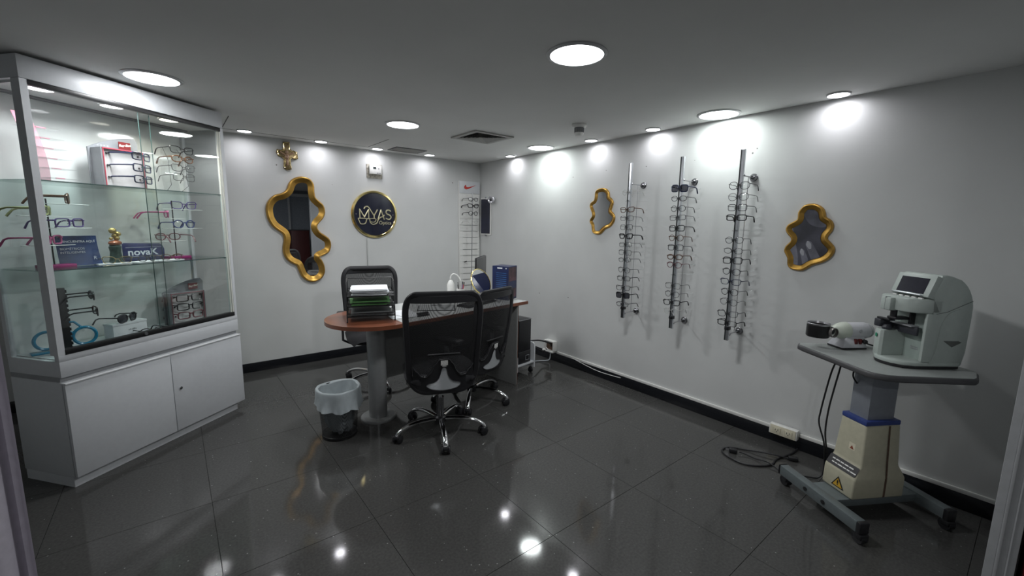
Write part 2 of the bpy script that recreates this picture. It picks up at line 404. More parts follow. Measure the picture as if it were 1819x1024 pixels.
# ------------------------------------------------------------------ eyeglasses
def lens_outline(shape, n=22):
    W, Hh, e = {'round': (.0235, .0215, 2.), 'rect': (.0265, .0175, 4.5), 'square': (.026, .021, 4.), 'oval': (.0255, .018, 2.2), 'cat': (.0265, .0195, 2.8), 'aviator': (.028, .0235, 2.5)}[shape]
    out = []
    for i in range(n):
        t = 2*PI*i/n; c, s = math.cos(t), math.sin(t)
        x = W*math.copysign(abs(c)**(2/e), c); z = Hh*math.copysign(abs(s)**(2/e), s)
        if shape == 'cat' and z > 0: z += .007*max(0, x/W)**2; x += .004*max(0, x/W)*(z/Hh)
        if shape == 'aviator': x *= 1-.14*(z < 0)*(-z/Hh); z -= .003*(x < 0)*(z < 0)*x/W*-1
        out.append((x, z))
    return out
GCACHE = {}
def eyeglasses(label, shape, frame_m, lens_m, loc, rz, group=None, r=.0018, sc=1., name='eyeglasses', M=None, temple_m=None, lens_name='lens'):
    r *= 1.22
    key = (shape, frame_m.name, lens_m.name, r, temple_m.name if temple_m else '')
    root = thing(name, label, 'eyeglasses', loc, rz, group)
    if M is not None: root.matrix_world = M
    elif sc != 1.: root.scale = (sc,)*3
    if key in GCACHE:
        for nm, me in GCACHE[key]:
            o = bpy.data.objects.new(nm, me); C.objects.link(o); o.parent = root
        return root
    ol = lens_outline(shape); W = max(x for x, z in ol); cx = W+.0085; parts = []
    b = B()
    for s in (-1, 1):
        b.tube([(s*(cx+x), .004*(x/W), z) for x, z in ol], r, 6, closed=True)
    b.tube([(-.0095, 0, .004), (-.005, -.001, .0075), (.005, -.001, .0075), (.0095, 0, .004)], r*1.05, 6)
    for s in (-1, 1):
        b.tube([(s*(cx+W*.93), .003, .009), (s*(cx+W+.004), .004, .010), (s*(cx+W+.006), .010, .010)], r*1.15, 6)
        b.tube([(s*.0095, .001, -.002), (s*.008, .005, -.006)], .0012, 5)
    parts.append(b.obj('rims', frame_m, root))
    for s in (-1, 1):
        b = B(); fr_ = [b.b.verts.new((s*(cx+x*.98), .004*(x/W), z*.98)) for x, z in ol]; md = [b.b.verts.new((s*(cx+x*.55), .004*(x/W)-.0022, z*.55)) for x, z in ol]; ce = b.b.verts.new((s*cx, -.0032, 0))
        for i in range(len(ol)):
            j = (i+1) % len(ol); b.b.faces.new((fr_[i], fr_[j], md[j], md[i])); b.b.faces.new((md[i], md[j], ce))
        parts.append(b.obj(lens_name, lens_m, root))
    for s in (-1, 1):
        X = s*(cx+W+.006); b = B()
        b.tube([(X, .010, .010), (X, .06, .0095), (X*.99, .098, .008), (X*.97, .115, .001), (X*.95, .128, -.016), (X*.94, .135, -.027)],
               [r*1.05, r, r, r*1.1, r*1.35, r*1.3], 6); parts.append(b.obj('temple', temple_m or frame_m, root))
    GCACHE[key] = [(o.name.split('.')[0], o.data) for o in parts]
    return root

FB = mat('frame_black', (.010, .010, .012), .3, noise=.1); FN = mat('frame_navy', (.015, .022, .06), .3, noise=.1)
FBR = mat('frame_tortoise', (.10, .045, .02), .3, noise=.5, nscale=200); FC = mat('frame_clear', (.55, .55, .53), .2, noise=.03)
FG = mat('frame_gunmetal', (.07, .07, .075), .35, .5); FGO = mat('frame_gold', (.45, .36, .2), .25, .9); FR = mat('frame_maroon', (.12, .02, .03), .3, noise=.1)
FGR = mat('frame_grey', (.045, .045, .05), .35, noise=.1); FVI = mat('frame_violet', (.09, .05, .22), .35, noise=.1); FPK = mat('frame_pink', (.55, .12, .28), .35, noise=.1)
FGN = mat('frame_olive', (.34, .36, .16), .35, noise=.1); FBL = mat('frame_blue', (.03, .05, .20), .35, noise=.1)
DESC = {FB: 'black', FN: 'navy', FBR: 'tortoiseshell', FC: 'clear', FG: 'gunmetal', FGO: 'thin gold', FR: 'maroon', FGR: 'dark grey'}
def racks():
    Z = [[1.712, 1.644, 1.572, 1.505, 1.432, 1.359, 1.29, 1.225, 1.164, 1.08, 1.009, 0.929, 0.867, 0.79],
         [1.718, 1.645, 1.573, 1.507, 1.43, 1.359, 1.289, 1.218, 1.159, 1.087, 1.002, 0.938, 0.873, 0.808],
         [1.712, 1.64, 1.571, 1.506, 1.423, 1.358, 1.287, 1.223, 1.148, 1.079, 1.01, 0.941, 0.859, 0.796]]
    # per peg: (shape, frame, radius, lens) or None for an empty peg
    S = [[('round', FC, .0013, 0), None, ('cat', FBR, .0024, 0), ('rect', FG, .0014, 0), ('square', FG, .0015, 0), ('cat', FB, .0034, 0), ('rect', FGR, .0014, 0), ('square', FG, .0014, 0),
          ('oval', FGR, .0015, 0), ('round', FG, .0017, 0), ('rect', FB, .0019, 0), ('cat', FB, .0018, 0), ('square', FB, .0022, 1), ('oval', FGR, .0019, 0)],
         [('square', FN, .0028, 1), ('oval', FG, .0018, 0), ('round', FGR, .0017, 0), ('rect', FG, .0015, 0), ('square', FB, .0024, 0), ('round', FBR, .0019, 0), ('square', FGR, .0020, 0),
          ('oval', FBR, .0026, 0), ('round', FR, .0018, 0), None, ('square', FG, .0013, 0), ('round', FGR, .0015, 0), ('cat', FB, .0026, 0), ('round', FC, .0014, 0)],
         [('aviator', FGR, .0017, 0), ('aviator', FG, .0013, 0), ('square', FGR, .0017, 0), ('rect', FB, .0028, 0), None, ('round', FGR, .0015, 0), ('oval', FG, .0013, 0), ('square', FB, .0023, 0),
          ('round', FGR, .0018, 0), ('cat', FN, .0018, 0), ('round', FB, .0016, 0), ('round', FG, .0013, 0), ('cat', FGR, .0018, 0), ('rect', FB, .0026, 0)]]
    # rack 2 in the photo ends with a pale pair below the black cat-eye one
    nm = ['left', 'middle', 'right']; wire = mat('wire_clear', (.5, .52, .52), .3, .4)
    rub = mat('pole_black', (.015, .02, .022), .35, noise=.1)
    for k, y in enumerate((-2.433, -2.882, -3.302)):
        t = thing('eyewear_rack', '%s chrome eyewear pole rack mounted on the right wall' % nm[k], 'display rack', (-.185, y, 0), 0, 'pole racks of eyeglasses on the right wall')
        B().box(-.0095, .011, -.012, .012, .672, 1.944, bev=.0015, seg=1).obj('pole', ALU, t)
        B().box(-.0125, -.0095, .0065, .0130, .674, 1.942).box(-.0095, .008, .0121, .0135, .674, 1.942).obj('pole_strip', rub, t)
        for z in (1.779, .712):
            B().cyl((.01, 0, z), (.16, 0, z), .0042, seg=10).ball((.012, -.012, z), .007, 10).obj('standoff', STEEL, t)
            B().lathe([(.0001, 0), (.026, .0), (.026, .006), (.022, .010), (.020, .020), (.011, .030), (.0001, .032)], 28, M=T(.185, 0, z) @ RY(-PI/2)).obj('wall_mount', mat('dark_steel', (.2, .2, .21), .2, 1.), t)
        B().cyl((.105, 0, .712), (.105, 0, 1.779), .0025, seg=8).obj('back_rod', STEEL, t)
        B().box(-.018, .016, -.015, .015, .745, .77, bev=.002).cyl((-.018, 0, .757), (-.028, 0, .757), .01, seg=12).obj('lock', BLACKP, t)
        for i, z in enumerate(Z[k]):
            B().cyl((-.012, 0, z+.003), (-.033, 0, z+.004), .0022, seg=6).cyl((-.020, -.02, z-.004), (-.020, .02, z-.004), .0012, seg=5).obj('peg', BLACKP, t)
            B().tube([(.145, -.075, z+.006), (.136, -.066, z-.001), (.105, 0, z-.001), (.136, .066, z-.001), (.145, .075, z+.006)], .0011, 5).obj('wire_holder', wire, t)
            d = S[k][i]
            if not d: continue
            shape, fm, r, sun = d
            if sun:
                lab = '%s sunglasses with dark lenses, %s on the %s pole rack' % (DESC[fm], ORD[i], nm[k])
            else:
                lab = '%s %s-lensed eyeglasses, %s on the %s pole rack' % (DESC[fm], {'rect': 'rectangular', 'cat': 'cat-eye', 'oval': 'oval', 'round': 'round', 'square': 'square', 'aviator': 'aviator'}[shape], ORD[i], nm[k])
            g = eyeglasses(lab, shape, fm, SUNLENS if sun else LENS, (-.185-.0215, y, z), -PI/2+random.uniform(-.06, .06), 'eyeglasses on the %s pole rack' % nm[k], r)
            g.rotation_euler[0] = 0; g.rotation_euler[1] = random.uniform(-.05, .05)
            if sun: g.scale = (1.05, 1, 1.15)
racks()

# ------------------------------------------------------------------ gold wavy mirrors, sign and small wall things
M1 = [(-2.116, 1.862), (-2.173, 1.837), (-2.208, 1.792), (-2.229, 1.736), (-2.271, 1.699), (-2.34, 1.674), (-2.391, 1.62), (-2.414, 1.55), (-2.405, 1.459), (-2.371, 1.39), (-2.325, 1.347), (-2.287, 1.314), (-2.277, 1.264), (-2.291, 1.187), (-2.288, 1.12), (-2.26, 1.063), (-2.216, 1.027), (-2.181, 1.008), (-2.163, 0.956), (-2.14, 0.897), (-2.089, 0.849), (-2.024, 0.836), (-1.956, 0.868), (-1.925, 0.925), (-1.926, 0.991), (-1.948, 1.051), (-1.968, 1.081), (-1.923, 1.103), (-1.871, 1.137), (-1.851, 1.202), (-1.865, 1.261), (-1.903, 1.297), (-1.951, 1.332), (-1.976, 1.378), (-1.964, 1.418), (-1.917, 1.471), (-1.896, 1.529), (-1.906, 1.597), (-1.943, 1.636), (-1.979, 1.674), (-1.987, 1.729), (-1.989, 1.796), (-2.018, 1.844), (-2.065, 1.862)]
M2 = [(-1.994, 1.78), (-1.948, 1.772), (-1.925, 1.745), (-1.923, 1.707), (-1.914, 1.674), (-1.879, 1.653), (-1.869, 1.62), (-1.883, 1.586), (-1.899, 1.557), (-1.901, 1.529), (-1.88, 1.501), (-1.878, 1.47), (-1.898, 1.445), (-1.904, 1.411), (-1.917, 1.377), (-1.954, 1.364), (-1.998, 1.368), (-2.025, 1.391), (-2.055, 1.416), (-2.096, 1.43), (-2.128, 1.455), (-2.15, 1.49), (-2.151, 1.528), (-2.129, 1.557), (-2.107, 1.576), (-2.118, 1.614), (-2.126, 1.651), (-2.107, 1.681), (-2.082, 1.7), (-2.077, 1.733), (-2.054, 1.763), (-2.026, 1.776)]
M3 = [(-3.659, 1.592), (-3.624, 1.583), (-3.604, 1.558), (-3.595, 1.538), (-3.595, 1.5), (-3.575, 1.483), (-3.546, 1.463), (-3.535, 1.436), (-3.547, 1.407), (-3.569, 1.383), (-3.57, 1.358), (-3.546, 1.327), (-3.539, 1.297), (-3.551, 1.272), (-3.563, 1.248), (-3.567, 1.208), (-3.587, 1.185), (-3.622, 1.178), (-3.652, 1.181), (-3.676, 1.198), (-3.703, 1.219), (-3.749, 1.238), (-3.782, 1.264), (-3.802, 1.298), (-3.801, 1.33), (-3.781, 1.357), (-3.761, 1.379), (-3.762, 1.403), (-3.779, 1.431), (-3.783, 1.463), (-3.769, 1.491), (-3.741, 1.511), (-3.734, 1.537), (-3.72, 1.565), (-3.69, 1.586)]
def wavy_mirror(pts, axis, wf, label, depth=.04):
    cu = sum(p[0] for p in pts)/len(pts); cz = sum(p[1] for p in pts)/len(pts)
    # local drawing in xz plane facing -y; for the right wall the local x runs along -y of the room
    sg = 1 if axis == 'y' else -1
    P = [Vector((sg*(u-cu), 0, z-cz)) for u, z in pts]
    t = thing('wavy_mirror', label, 'mirror', (cu, 0, cz) if axis == 'y' else (0, cu, cz), 0 if axis == 'y' else -PI/2, 'gold wavy wall mirrors')
    S = smooth_closed(P, 3); n = len(S)
    area = sum(S[i].x*S[(i+1) % n].z-S[(i+1) % n].x*S[i].z for i in range(n)); so = 1 if area > 0 else -1
    N = []
    for i in range(n):
        d = (S[(i+2) % n]-S[i-2]).normalized(); N.append(Vector((-d.z, 0, d.x))*so)   # inward normal
    prof = [(-.004, -.001), (-.004, -depth*.35), (0, -depth*.7), (wf*.08, -depth*.95), (wf*.16, -depth), (wf*.26, -depth*.93), (wf*.55, -depth*.62), (wf*.88, -depth*.3), (wf*.97, -depth*.24), (wf, -.005)]
    b = B(); rings = [[b.b.verts.new(S[i]+N[i]*o+Vector((0, y, 0))) for i in range(n)] for o, y in prof]
    for A, D in zip(rings, rings[1:]):
        for i in range(n): b.b.faces.new((A[i], A[(i+1) % n], D[(i+1) % n], D[i]))
    if wf == .034: t.rotation_euler[2] += math.radians(3)       # hangs a touch askew
    b.obj('frame', GOLD, t, angle=60)
    b = B(); b.ngon([S[i]+N[i]*wf*.9+Vector((0, -.010, 0)) for i in range(n)]); b.obj('mirror_glass', MIRROR, t, smooth=False)
wavy_mirror(M1, 'y', .060, 'large gold wavy-framed mirror on the back wall beside the cabinet', .038)
wavy_mirror(M2, 'x', .034, 'small gold wavy mirror on the right wall left of the eyewear racks', .022)
wavy_mirror(M3, 'x', .036, 'medium gold wavy mirror above the instrument table', .024)

def round_sign():
    t = thing('round_sign', 'round navy shop sign with polished brass rim on the back wall', 'sign', (-1.382, 0, 1.525))
    R = .252
    B().lathe([(R, .001), (R, .020), (R-.006, .028), (R-.022, .030), (R-.028, .022)], 72, M=RX(PI/2), cap=False).obj('rim', BRASS, t)
    B().lathe([(.0001, .020), (R-.026, .020), (R-.026, .002)], 72, M=RX(PI/2), cap=False).obj('panel', mat('sign_navy', (.008, .010, .026), .12, coat=.6, noise=.1), t)
    G = mat('sign_gold', (.72, .66, .42), .3, .7)
    y = -.0215
    def line(pts, r=.0064):
        b = B()
        for (x0, z0), (x1, z1) in zip(pts, pts[1:]): b.tube([(x0, y, z0), (x1, y, z1)], r, 8)
        for x, z in pts: b.ball((x, y, z), r, 8)
        return b
    line([(-.165, -.045), (-.165, .050), (-.117, -.030), (-.070, .050), (-.070, -.045)]).obj('letter', G, t)
    # the Y, whose left arm runs on as a spectacle temple
    b = B(); b.tube([Vector((x, y, z)) for x, z in smooth2([(-.118, .055), (-.105, .075), (-.082, .082), (-.062, .066), (-.040, .030), (-.012, -.012)])], .0064, 6)
    b.tube([(.028, y, .052), (-.010, y, -.012), (-.010, y, -.048)], .0066, 6); b.obj('letter', G, t)
    line([(.032, -.050), (.066, .050), (.100, -.050)]).obj('letter', G, t)
    b = B(); b.tube([Vector((x, y, z)) for x, z in smooth2([(.178, .038), (.160, .050), (.136, .048), (.124, .028), (.136, .008), (.165, -.004), (.180, -.022), (.170, -.044), (.148, -.050), (.120, -.038)])], .0068, 6); b.obj('letter', G, t)
    # spectacles under the letters with the sweeping temple
    b = B()
    b.tube([Vector((x, y, z)) for x, z in smooth2([(-.185, -.045), (-.110, -.045), (-.095, -.055), (-.105, -.092), (-.130, -.105), (-.160, -.100), (-.174, -.070), (-.185, -.045)])], .0058, 6)
    b.tube([Vector((x, y, z)) for x, z in smooth2([(-.095, -.052), (-.080, -.048), (-.062, -.050), (-.055, -.085), (-.030, -.106), (.0, -.102), (.022, -.085), (.032, -.060), (.060, -.030), (.085, -.022), (.105, -.004)])], .006, 6)
    b.tube([Vector((x, y, z)) for x, z in smooth2([(-.062, -.048), (-.02, -.044), (.008, -.050), (.0, -.075), (-.022, -.084), (-.048, -.078)])], .004, 6)
    b.obj('spectacle_mark', G, t)
    text_obj('lettering', 'Óptica', .052, G, t, T(.112, y, -.090) @ UPR, .001)
    for x in (-.203, .203): B().ball((x, -.021, -.002), .006, 10).obj('screw', STEEL, t)
def smooth2(pts): return [(v.x, v.y) for v in smooth_open([(x, z, 0) for x, z in pts], 5)]
round_sign()

def wall_bits():
    # conduit from the sign to the desk; its grey colour stands for a shadow line
    B().box(-1.478, -1.466, -.008, -.0005, .9, 1.275, bev=.002).obj('wall_conduit', mat('conduit_shadow_grey', (.42, .43, .42), .5, noise=.03))
    tag(bpy.data.objects['wall_conduit'], 'thin white cable conduit running down the wall below the round sign', 'conduit')
    t = thing('thermostat', 'white thermostat on a worn beige wall plate', 'thermostat', (-1.368, 0, 1.98))
    B().box(-.085, .085, -.006, -.0005, -.073, .073, bev=.002).obj('wall_plate', mat('old_plate', (.36, .34, .29), .8, noise=.5, nscale=50), t)
    B().box(-.062, .07, -.036, -.006, -.032, .062, bev=.006).obj('body', WHITEP, t)
    B().box(-.024, .008, -.0375, -.036, .022, .044).obj('display', mat('lcd', (.04, .05, .05), .2, noise=.1), t)
    for x, z in ((.035, .03), (.024, -.018), (.048, -.018)): B().box(x-.008, x+.008, -.039, -.036, z-.005, z+.005, bev=.001).obj('button', GREYP, t)
    # crucifix-like ceramic cross
    c = thing('wall_cross', 'antique gold ceramic cross high on the back wall', 'cross', (-2.213, 0, 2.05))
    ag = mat('antique_gold', (.36, .27, .14), .25, .8, noise=.5, nscale=60)
    out = [(-.028, .125), (.03, .128), (.024, .07), (.045, .045), (.06, .055), (.092, .04), (.098, -.02), (.072, -.03), (.045, -.012), (.026, -.03), (.026, -.09), (.036, -.125), (0, -.135), (-.034, -.122), (-.026, -.09), (-.024, -.03), (-.045, -.012), (-.075, -.012), (-.09, .02), (-.082, .052), (-.055, .045), (-.03, .05), (-.026, .07)]
    B().prism(out, .001, .018, M=UPR, bev=.004).obj('cross_body', ag, c)
    b = B(); P = [Vector((x*.86, -.019, z*.88)) for x, z in out]; b.tube(smooth_closed(P, 2), .0035, 6, closed=True); b.obj('raised_edge', BRASS, c)
    b = B(); b.ball((0, -.026, .028), .014, 12, (1, .7, 1.2)); b.ball((0, -.022, -.012), .02, 12, (1, .6, 1.3)); b.box(-.010, .010, -.026, -.018, -.09, -.02, bev=.004)
    b.tube([(-.055, -.022, .03), (-.02, -.026, .005), (.02, -.026, .005), (.055, -.022, .03)], .007, 8); b.obj('relief_figure', mat('rose_ceramic', (.30, .19, .12), .3, noise=.4, nscale=80), c)
    # open surge box and sockets on the right wall
    s = thing('socket_box', 'open white socket box low on the right wall behind the desk', 'outlet', (0, -1.41, .16), -PI/2)
    b = B(); b.box(-.075, -.062, -.06, -.001, -.055, .06, bev=.002); b.box(.055, .068, -.06, -.001, -.055, .06, bev=.002); b.box(-.062, .055, -.06, -.001, .048, .06, bev=.002); b.box(-.085, .068, -.075, -.001, -.06, -.045, bev=.002)
    b.obj('housing', WHITEP, s)
    B().box(-.062, .055, -.03, -.002, -.045, .048).obj('socket_face', mat('brown_bakelite', (.12, .07, .045), .5, noise=.4, nscale=40), s)
    B().tube([(-.055, -.05, .02), (-.05, -.058, -.02), (-.01, -.062, -.035), (.03, -.055, -.038)], .004, 6).obj('wire', WHITEP, s)
    o = thing('double_outlet', 'cream double power outlet box above the right baseboard', 'outlet', (0, -3.66, .104), -PI/2)
    B().box(-.083, .083, -.055, -.0145, -.032, .034, bev=.004).obj('box', WHITEP, o)
    B().box(-.075, .075, -.059, -.055, -.03, .032, bev=.0015).obj('cover_plate', CREAM, o)
    for x in (-.034, .034):
        f = B().box(x-.022, x+.022, -.0615, -.059, -.017, .019, bev=.003).obj('socket', CREAM, o)
        B().box(x-.010, x-.007, -.062, -.0612, -.002, .010).box(x+.006, x+.009, -.062, -.0612, -.002, .010).cyl((x, -.0612, -.009), (x, -.062, -.009), .003, seg=8).obj('socket_slot', BLACKP, f)
    # loose white cable sagging from the raceway
    tag(B().tube(smooth_open([(-.016, -1.72, .098), (-.02, -1.9, .075), (-.02, -2.05, .060), (-.018, -2.2, .062), (-.016, -2.32, .07)], 6), .003, 6).obj('loose_cable', WHITEP),
        'thin loose white cable drooping over the black right baseboard', 'cable')
    # banner and round fitting near the corner
    n = thing('hanging_banner', 'narrow dark blue banner on the right wall near the corner', 'banner', (0, -.148, 1.54), -PI/2)
    B().box(-.112, .112, -.012, -.006, -.232, .228).obj('backing', WHITEP, n)
    B().box(-.098, .090, -.0145, -.012, -.215, .212).obj('printed_sheet', mat('banner_navy', (.012, .014, .035), .4, noise=.5, nscale=3), n)
    B().box(-.01, .01, -.02, -.0005, .222, .240, bev=.002).box(-.01, .01, -.02, -.0005, -.246, -.226, bev=.002).obj('clip', GREYP, n)
    k = thing('dome_camera', 'small round silver-rimmed security camera by the corner banner', 'camera', (-.02, -.305, 1.735), math.radians(-62))
    B().cyl((-.08, -.025, .008), (0, -.025, .008), .004, seg=8).cyl((0, -.001, 0), (0, -.03, 0), .012, seg=12).obj('arm', STEEL, k)
    B().lathe([(.043, 0), (.043, .02), (.036, .028), (.03, .024)], 32, M=T(0, -.028, 0) @ RX(PI/2)).obj('rim', mat('camera_silver', (.6, .6, .63), .25, .6), k)
    B().ball((0, -.05, 0), .017, 14).obj('lens', BLACKP, k)
    for a in range(6):
        q = a*PI/3; B().ball((.024*math.cos(q), -.052, .024*math.sin(q)), .0035, 8).obj('diode', GREYP, k)
wall_bits()
def wall_marks():
    dm = mat('plaster_hole', (.16, .15, .14), .9, noise=.4, nscale=200); wr, wb = bpy.data.objects['wall_right'], bpy.data.objects['wall_back']
    for y, z, r in MARKS_R: B().lathe([(r, 0), (r*.8, .0006), (.0001, .0007)], 9, M=T(0, y, z) @ RY(-PI/2)).obj('screw_hole', dm, wr)
    for x, z, r in MARKS_B: B().lathe([(r, 0), (r*.8, .0006), (.0001, .0007)], 9, M=T(x, 0, z) @ RX(PI/2)).obj('screw_hole', dm, wb)
MARKS_R = [(-2.028, 1.938, 0.004), (-1.188, 1.913, 0.003), (-1.62, 1.909, 0.005), (-2.447, 1.933, 0.005), (-3.279, 1.943, 0.006), (-3.305, 1.97, 0.004), (-1.173, 0.698, 0.006), (-1.61, 0.71, 0.006), (-2.867, 1.939, 0.003)]
MARKS_B = [(-0.401, 1.932, 0.007), (-2.303, 1.958, 0.006), (-1.808, 1.813, 0.003), (-0.89, 1.915, 0.003)]
wall_marks()

def slat_display():
    t = thing('slat_display_panel', 'tall white eyewear display panel with red swoosh header in the corner', 'display panel', (-.172, 0, 0))
    B().box(-.148, .148, -.022, -.0005, .45, 1.965, bev=.001).obj('back_panel', WHITEP, t)
    B().box(-.148, .148, -.031, -.0225, 1.815, 1.965, bev=.002).obj('header', WHITE, t)
    sw = [(-.085, -.008), (-.078, -.03), (-.055, -.037), (-.02, -.028), (.09, .022), (-.02, -.008), (-.048, -.008), (-.058, .004), (-.056, .02), (-.075, .008)]
    B().prism([(x, z+1.90) for x, z in sw], .0312, .0335, M=UPR).obj('swoosh_logo', mat('swoosh_red', (.55, .03, .02), .4, noise=.05), t)
    z = 1.806
    pr = None
    for i in range(17):
        z1 = z-.076
        if pr is None:
            pr = B().box(-.146, .146, -.027, -.0225, -.0735, 0, bev=.0015, seg=1).obj('slat', WHITEP, t); o = pr
        else: o = pr.copy(); C.objects.link(o)
        o.location = (0, 0, z); 
        if i > 3:
            B().cyl((-.10, -.032, z1), (.115, -.032, z1), .0018, seg=6).obj('wire_hook', GREYP, t)
        z = z1
    B().cyl((-.05, -.145, .6), (-.033, -.145, 1.83), .005, seg=10).cyl((-.04, -.145, 1.2), (-.04, -.02, 1.2), .004, seg=8).obj('rod', STEEL, t)
    B().cyl((-.075, -.03, .965), (-.075, -.07, .975), .008, seg=10).obj('rod_clip', BLACKP, t)
    for (zz, sh, fm, r, nmn, o_) in ((1.743, 'oval', FGR, .0022, 'dark grey', 'topmost'), (1.664, 'cat', FB, .0034, 'thick black cat-eye', 'second from the top'), (1.574, 'round', FB, .0024, 'black round', 'third from the top'), (1.472, 'oval', FC, .0017, 'pale clear', 'lowest')):
        eyeglasses('%s eyeglasses on the corner display panel, %s' % (nmn, o_), sh, fm, LENS, (-.213, -.172, zz-.006), 0, 'eyeglasses on the corner display panel', r, sc=1.15)
slat_display()

# ------------------------------------------------------------------ glass display cabinet and what stands in it
CA = Vector((-3.629, -1.527, 0)); CR = math.radians(38.652)
CM = Matrix.Translation(CA) @ RZ(CR)
CW, CD = 1.082, .372
S1, S2, S0 = 1.617, 1.166, .700            # tops of the glass shelves and of the base
def cloc(s, d, z, rz=0.): return CM @ T(s, d, z) @ RZ(rz)
def cabinet():
    t = thing('display_cabinet', 'tall white display cabinet with sliding glass doors and glass shelves', 'cabinet', M=CM.copy())
    DKW = WHITE
    B().box(.0, CW-.05, .012, CD-.01, 0, .055).obj('plinth', WHITE, t)
    B().box(0.0, CW, .006, CD, .055, .585, bev=.002).obj('base_body', WHITE, t)
    for k, (a, b_) in enumerate(((.002, .545), (.549, CW-.002))):
        d = B().box(a, b_, -.014, .004, .058, .575, bev=.0015).obj('door', WHITE, t)
        B().box(a, b_, -.020, .004, .5755, .582, bev=.001).obj('door_edge', mat('bright_edge', (.78, .79, .80), .3, noise=.02), d)
        if k: B().cyl((.593, -.014, .337), (.593, -.020, .337), .0095, seg=20).cyl((.593, -.020, .337), (.593, -.022, .337), .0055, seg=14).obj('lock', CHROME, d)
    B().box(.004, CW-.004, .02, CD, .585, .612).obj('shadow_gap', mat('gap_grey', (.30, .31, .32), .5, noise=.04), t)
    B().box(0, CW, 0, CD, .612, .695, bev=.0015).obj('base_frame', WHITE, t)
    B().box(0, CW, 0, .030, .695, .728, bev=.0015).obj('bottom_rail', WHITE, t)
    # posts, side frames, header
    B().box(0, .030, 0, .030, .728, 2.077).obj('post', WHITE, t)
    B().box(CW-.022, CW, 0, .030, .728, 2.077).obj('post', WHITE, t)
    B().box(0, .022, CD-.03, CD, .695, 2.077).obj('post', WHITE, t)
    B().box(CW-.022, CW, CD-.03, CD, .695, 2.077).obj('post', WHITE, t)
    B().box(CW-.030, CW-.0225, .002, .010, .755, 2.052).box(CW-.042, CW-.034, .008, .014, .755, 2.052).obj('side_channel', mat('channel_white', (.72, .72, .66), .35, noise=.02), t)
    B().box(0, CW, 0, CD, 2.079, 2.184, bev=.0015).obj('header', WHITE, t)
    B().box(.0004, .0215, .030, .056, .728, 2.077).obj('side_stile', WHITE, t); B().box(CW-.0215, CW-.0004, .030, .046, .728, 2.077).obj('side_stile', WHITE, t)
    B().box(.022, CW-.022, .025, CD-.015, 2.067, 2.079).obj('inner_ceiling', mat('canopy_white', (.5, .5, .5), .5, noise=.02), t)
    B().box(.024, CW-.024, CD-.09, CD-.078, 2.057, 2.067).box(.024, CW-.024, CD-.055, CD-.047, 2.057, 2.067).obj('ceiling_groove', mat('groove_grey', (.2, .2, .21), .6, noise=.05), t)
    for z0, z1, nm in ((.728, .757, 'door_track'), (2.054, 2.078, 'door_track')):
        B().box(.030, CW-.022, -.002, .028, z0, z1, bev=.001).obj(nm, BLACKM, t)
    B().box(.022, CW-.022, CD-.012, CD, .695, 2.077).obj('back_panel', mat('frosted_back', (.66, .69, .68), .06, noise=.05, nscale=4), t)
    B().box(.022, CW-.022, .028, CD-.012, .695, .7).obj('display_floor', WHITE, t)
    for a, b_, y in ((.028, .590, .016), (.520, CW-.024, .006)):
        p = B().box(a, b_, y, y+.0045, .757, 2.05).obj('glass_door', GLASS, t, smooth=False)
        e = .520 if y < .01 else .590
        B().box(e-.0008, e+.0008, y-.0003, y+.0048, .757, 2.05).obj('glass_edge', EDGEGL, p)
    B().cyl((.425, -.002, .744), (.425, -.010, .744), .009, seg=18).obj('track_lock', STEEL, t)
    B().box(.004, .008, .030, CD-.03, .70, 2.077).obj('side_glass', GLASS, t, smooth=False)
    B().box(CW-.008, CW-.004, .030, CD-.03, .70, 2.077).obj('side_glass', GLASS, t, smooth=False)
    for z in (S1, S2):
        s = B().box(.012, CW-.012, .030, CD-.014, z-.006, z).obj('glass_shelf', SHELFGL, t, smooth=False)
        B().box(.012, CW-.012, .0285, .0305, z-.006, z).obj('shelf_edge', EDGEGL, s)
        for sx in (.014, CW-.03):
            B().box(sx, sx+.016, .04, .055, z-.014, z-.0065, bev=.002).obj('shelf_pin', CHROME, t)
    for s in (.116, .432, .757):
        L = thing('cabinet_lamp', {.116: 'leftmost', .432: 'middle', .757: 'rightmost'}[s]+' round lamp in the ceiling of the glass cabinet', 'lamp', group='round lamps inside the cabinet top', M=CM @ T(s, .070, 2.066))
        B().lathe([(.056, 0), (.056, -.004), (.050, -.006)], 32, cap=False).obj('ring', WHITEP, L)
        warm = (1., .94, .82) if s == .757 else (.97, .97, 1.)
        B().lathe([(.0001, -.004), (.050, -.004), (.05, 0)], 32, cap=False).obj('diffuser', mat('case_glow_%s' % ('w' if s == .757 else 'c'), warm, .5, emit=9.), L)
        l = bpy.data.lights.new('case_light', 'AREA'); l.shape = 'DISK'; l.size = .09; l.energy = CASE_W; l.color = warm; l.spread = math.radians(150)
        lo = bpy.data.objects.new('case_light', l); C.objects.link(lo); lo.parent = L; lo.location = (0, 0, -.008)
cabinet()

